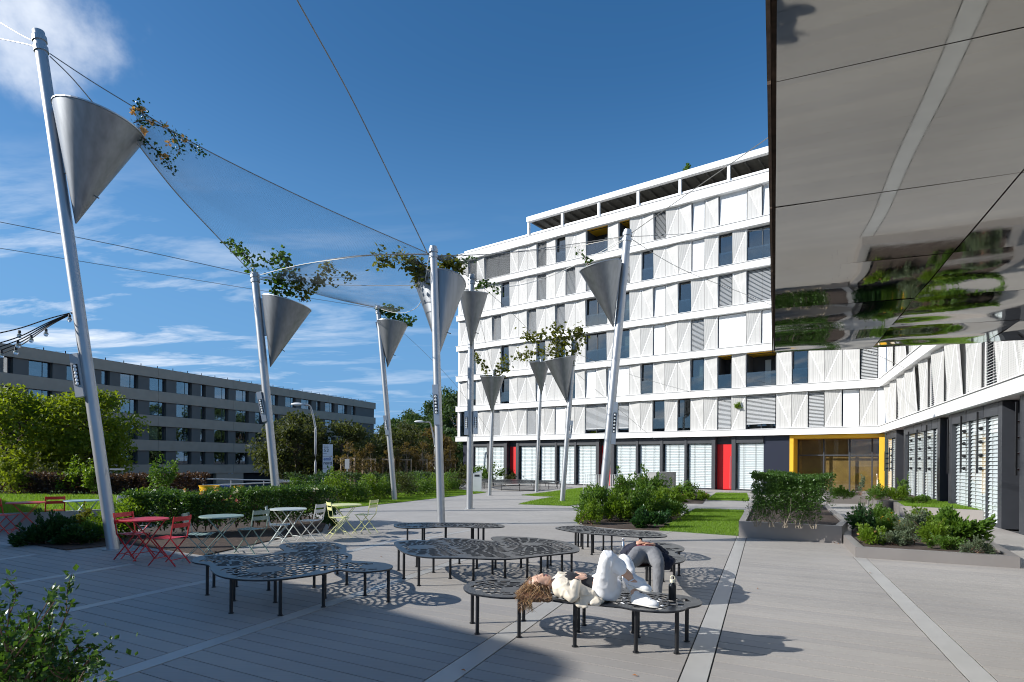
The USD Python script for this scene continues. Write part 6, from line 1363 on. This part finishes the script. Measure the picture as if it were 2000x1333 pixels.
# hair: a cap and long locks that fall over the edge of the bench
cap = [hull((HP(.045, -.03, 0), .090), (HP(.075, .010, 0), .064)), hull((HP(.0, -.045, .03), .070), (HP(.0, -.045, -.03), .070), (HP(.05, -.03, 0), .085)), hull((HP(.04, .02, .045), .045), (HP(-.02, -.025, .062), .036)), hull((HP(.04, .02, -.045), .045), (HP(-.02, -.025, -.062), .036))]
hv = skin_mesh(cap, .012, 4); part(W1, 'hair', folds(hv, .006, (30, 60, 60)), LOOK['hair_brown'], smooth=True)
def locks(n, spread, look, r, r2):
    m = MB()
    for k in range(n):
        a = rng.uniform(-1, 1); q0 = HP(rng.uniform(-.02, .10), rng.uniform(-.06, .045), (.078 if rng.random() < .5 else -.075) * rng.uniform(.4, 1.02)) + rng.normal(scale=.008, size=3)
        ex = A(rng.uniform(.03, .40), 5.66 + rng.uniform(-.06, .30), BH + rng.uniform(.006, .05))
        fall = rng.random() < .13
        q1 = q0 + (ex - q0) * .5 + rng.normal(scale=.02, size=3); q1[2] = max(q1[2], BH + .02)
        pts = [q0, q1, ex]
        if fall: ex[0] = rng.uniform(.08, .20); ex[1] = 5.60 + rng.uniform(-.02, .03); ex[2] = BH + .012; pts += [ex + A(rng.normal() * .01, -.03, -.03), ex + A(rng.normal() * .02, -.035, -.05 - rng.uniform(0, .045))]
        c = spline(pts, 5, False); c += np.sin(np.linspace(0, rng.uniform(4, 9), len(c)))[:, None] * rng.normal(scale=.006, size=3)
        c[: len(c) // 2, 2] = np.maximum(c[: len(c) // 2, 2], BH + .006)
        m.tube(c, np.linspace(r, r2, len(c)), 5)
    part(W1, 'hair_locks', m, LOOK[look], smooth=60)
hm = [hull((HP(.02, -.06, .05), .05), (HP(.02, -.06, -.05), .05), (A(.10, 5.80, BH + .035), .035), (A(.16, 5.66, BH + .03), .03), (A(.36, 5.66, BH + .025), .026))]
part(W1, 'hair_mass', folds(skin_mesh(hm, .010, 5), .010, (55, 22, 40), 9.0), LOOK['hair_brown'], smooth=True)
locks(420, 1, 'hair_brown', .0034, .001); locks(420, 1, 'hair_blond', .0030, .0008)
# clothes
top = [hull((chs + (-.03, .05, .02), .10), (chs + (-.03, -.05, .02), .10), (wst + (.0, .05, .0), .094), (wst + (0, -.05, 0), .094))]
part(W1, 'black_top', skin_mesh(top, .014, 6), LOOK['cloth_black'], smooth=True)
jk = [hull((upc + (-.02, -.10, -.01), .095), (upc + (-.02, .10, -.01), .095), (chs + (.04, -.105, -.03), .092), (chs + (.04, .105, -.03), .092)), hull((chs + (.03, -.10, -.03), .092), (chs + (.03, .10, -.03), .092), (wst + (-.02, -.10, -.05), .07), (wst + (-.02, .10, -.05), .07)),
      hull((upc + (0, -.085, .02), .068), (chs + (-.02, -.115, .0), .066), (shR, .066)), hull((upc + (0, .085, .02), .068), (chs + (-.02, .115, .0), .066), (shL, .066))]
for sh, el, wr in ((shR, elR, wrR), (shL, elL, wrL)):
    fw = wr + (el - wr) * .18; jk += limb((sh, .070), (sh * .4 + el * .6, .062), (el, .058)) + [hull((el, .056), (el * .45 + fw * .55, .050), (fw, .041))]
# collar, and the tails spread over the edge
jk += [hull((nb_ + (-.005, -.065, .035), .020), (nb_ + (.05, -.05, .085), .014), (upc + (.035, -.035, .095), .010)), hull((nb_ + (-.005, .06, .04), .020), (nb_ + (.04, .055, .105), .012), (upc + (.03, .05, .10), .010)), hull((nb_ + (.0, -.055, -.02), .030), (nb_ + (.0, .055, -.02), .030))]
jk += [hull((A(.66, 5.60, BH + .020), .024), (A(.78, 5.575, BH + .018), .022), (A(.86, 5.60, BH + .022), .020), (A(.70, 5.66, BH + .05), .05)), hull((A(.62, 5.545, BH - .012), .016), (A(.70, 5.535, BH - .012), .014), (A(.69, 5.60, BH + .02), .022), (A(.62, 5.60, BH + .02), .022)), hull((A(.745, 5.545, BH + .012), .022), (A(.82, 5.55, BH + .012), .020), (A(.80, 5.60, BH + .03), .03))]
jv = skin_mesh(jk, .011, 7); part(W1, 'jacket', folds(jv, .010, (16, 9, 13), 2.0), LOOK['cloth_beige'], smooth=True)
bz = MB(); a_ = wrR + (elR - wrR) * .10; dv = _norm(wrR - elR); fr = frame_z(dv)
bz.tube([a_ + (fr[0] * math.cos(q) + fr[1] * math.sin(q)) * .031 for q in np.linspace(0, 2 * math.pi, 15)], .0075, 6, False); part(W1, 'bracelet', bz, LOOK['cloth_black'])
tr = [hull((wst + (.04, .06, .0), .098), (wst + (.04, -.06, .0), .098), (pel + (0, .08, 0), .115), (pel + (0, -.08, 0), .115)), hull((pel + (0, .08, 0), .118), (pel + (.03, -.085, -.008), .118), (pel + (.06, 0, -.01), .115))]
cuR = knR + (anR - knR) * .52; cuL = knL + (anL - knL) * .80
tr += limb((hpR, .108), (hpR * .5 + knR * .5, .092), (knR, .066)) + limb((knR, .066), (knR * .4 + cuR * .6, .066), (cuR, .064)) + limb((hpL, .108), (hpL * .5 + knL * .5, .092), (knL, .066)) + limb((knL, .066), (knL * .4 + cuL * .6, .064), (cuL, .062))
tr += [hull((cuR - _norm(anR - knR) * .02, .069), (cuR + _norm(anR - knR) * .0, .069))]
tv_ = skin_mesh(tr, .012, 8); part(W1, 'trousers', folds(tv_, .009, (14, 6, 6), 5.0), LOOK['cloth_white'], smooth=True)
shoe(W1, A(1.095, 5.475, .655), A(1.275, 5.405, .605), anR, up=A(.25, 0, 1)); shoe(W1, A(1.14, 5.555, .475), A(1.345, 5.415, .470), anL)
sk = MB(); 
for an, hl in ((anR, A(1.105, 5.47, .68)), (anL, A(1.155, 5.555, .505))): sk.tube([an * .35 + hl * .65, hl], [.040, .044], 12)
part(W1, 'socks', sk, LOOK['cloth_white'], kind='stuff')

# the person in grey leggings, lying back with the legs over the edge
W2 = thing('person', 'person in grey leggings lying back on the right bench, hands folded on the belly', 'person', A(1.75, 7.8, BH))
pel, wst, chs, upc, nb_, nt = A(1.735, 7.76, .565), A(1.755, 7.92, .57), A(1.785, 8.14, .57), A(1.80, 8.26, .57), A(1.81, 8.36, .565), A(1.815, 8.41, .565)
shR, shL, elR, elL, wrR, wrL = A(1.64, 8.27, .56), A(1.97, 8.25, .56), A(1.53, 8.05, .53), A(2.04, 8.02, .53), A(1.68, 7.93, .685), A(1.87, 7.91, .675)
hpR, hpL, knR, knL, anR, anL = A(1.645, 7.74, .565), A(1.83, 7.74, .565), A(1.475, 7.44, .50), A(1.825, 7.42, .495), A(1.40, 7.40, .10), A(1.79, 7.33, .10)
hd, HP2 = head(A(1.83, 8.52, .555), A(.02, 1, -.05), A(0, 0, 1))
body = hd + limb((nt, .05), (nb_, .055), (upc, .085)) + [hull((upc + (.07, 0, 0), .088), (upc - (.07, 0, 0), .088), (chs + (.06, 0, 0), .10), (chs - (.06, 0, 0), .10)), hull((chs + (.05, 0, 0), .098), (chs - (.05, 0, 0), .098), (wst + (.05, 0, 0), .092), (wst - (.05, 0, 0), .092)), hull((wst + (.05, 0, 0), .092), (wst - (.05, 0, 0), .092), (pel + (.07, 0, 0), .105), (pel - (.07, 0, 0), .105))]
for sh, el, wr in ((shR, elR, wrR), (shL, elL, wrL)): body += limb((upc * .4 + sh * .6, .06), (sh, .056), (el, .043), (wr, .028))
for hp, kn, an in ((hpR, knR, anR), (hpL, knL, anL)): body += limb((hp, .09), (kn, .06), (kn * .65 + an * .35, .056), (an, .038))
body += hand(wrR, A(.95, -.05, .10), A(0, .1, 1), -1) + hand(wrL, A(-.95, .02, .12), A(0, .1, 1), 1)
part(W2, 'body', skin_mesh(body, .011, 7), LOOK['skin_b'], smooth=True)
hr = [hull((HP2(.045, -.03, 0), .090), (HP2(.075, .010, 0), .066)), hull((HP2(.0, -.045, .03), .070), (HP2(.0, -.045, -.03), .070), (HP2(.05, -.03, 0), .085))]
part(W2, 'hair', skin_mesh(hr, .014, 4), LOOK['hair_brown'], smooth=True)
lg_ = [hull((wst + (.06, -.05, 0), .09), (wst + (-.06, -.05, 0), .09), (pel + (.085, 0, 0), .112), (pel + (-.085, 0, 0), .112)), hull((pel + (.085, -.01, 0), .115), (pel + (-.085, -.01, 0), .115))]
for hp, kn, an in ((hpR, knR, anR), (hpL, knL, anL)): lg_ += limb((hp, .112), (hp * .45 + kn * .55, .098), (kn, .072), (kn * .68 + an * .32, .068), (an, .046))
part(W2, 'leggings', folds(skin_mesh(lg_, .012, 8), .003, (26, 26, 26)), LOOK['cloth_grey'], smooth=True)
part(W2, 'shirt', folds(skin_mesh([hull((wst + (.06, -.03, .0), .100), (wst + (-.06, -.03, .0), .100), (chs + (.06, 0, 0), .108), (chs + (-.06, 0, 0), .108))], .014, 6), .006, (20, 20, 20)), LOOK['cloth_maroon'], smooth=True)
jk = [hull((upc + (.11, 0, -.01), .095), (upc + (-.11, 0, -.01), .095), (chs + (.12, -.05, -.03), .09), (chs + (-.12, -.05, -.03), .09)), hull((chs + (.13, 0, -.02), .085), (wst + (.17, .0, -.05), .075), (A(2.0, 7.85, .50), .06)), hull((chs + (-.13, 0, -.02), .085), (wst + (-.15, .02, -.05), .07)),
      hull((A(1.97, 7.80, .52), .07), (A(2.06, 7.70, .475), .035), (A(2.10, 7.82, .48), .04), (A(2.0, 7.66, .40), .022), (A(1.93, 7.66, .42), .022))]
for sh, el, wr in ((shR, elR, wrR), (shL, elL, wrL)): fw = wr + (el - wr) * .2; jk += limb((sh, .078), (el, .066), (fw, .046))
part(W2, 'jacket', folds(skin_mesh(jk, .012, 7), .009, (18, 18, 18), 4.0), LOOK['cloth_navy'], smooth=True)
shoe(W2, anR + (-.0, .03, -.06), anR + (-.04, -.20, -.07), anR); shoe(W2, anL + (0, .03, -.06), anL + (.01, -.21, -.07), anL)
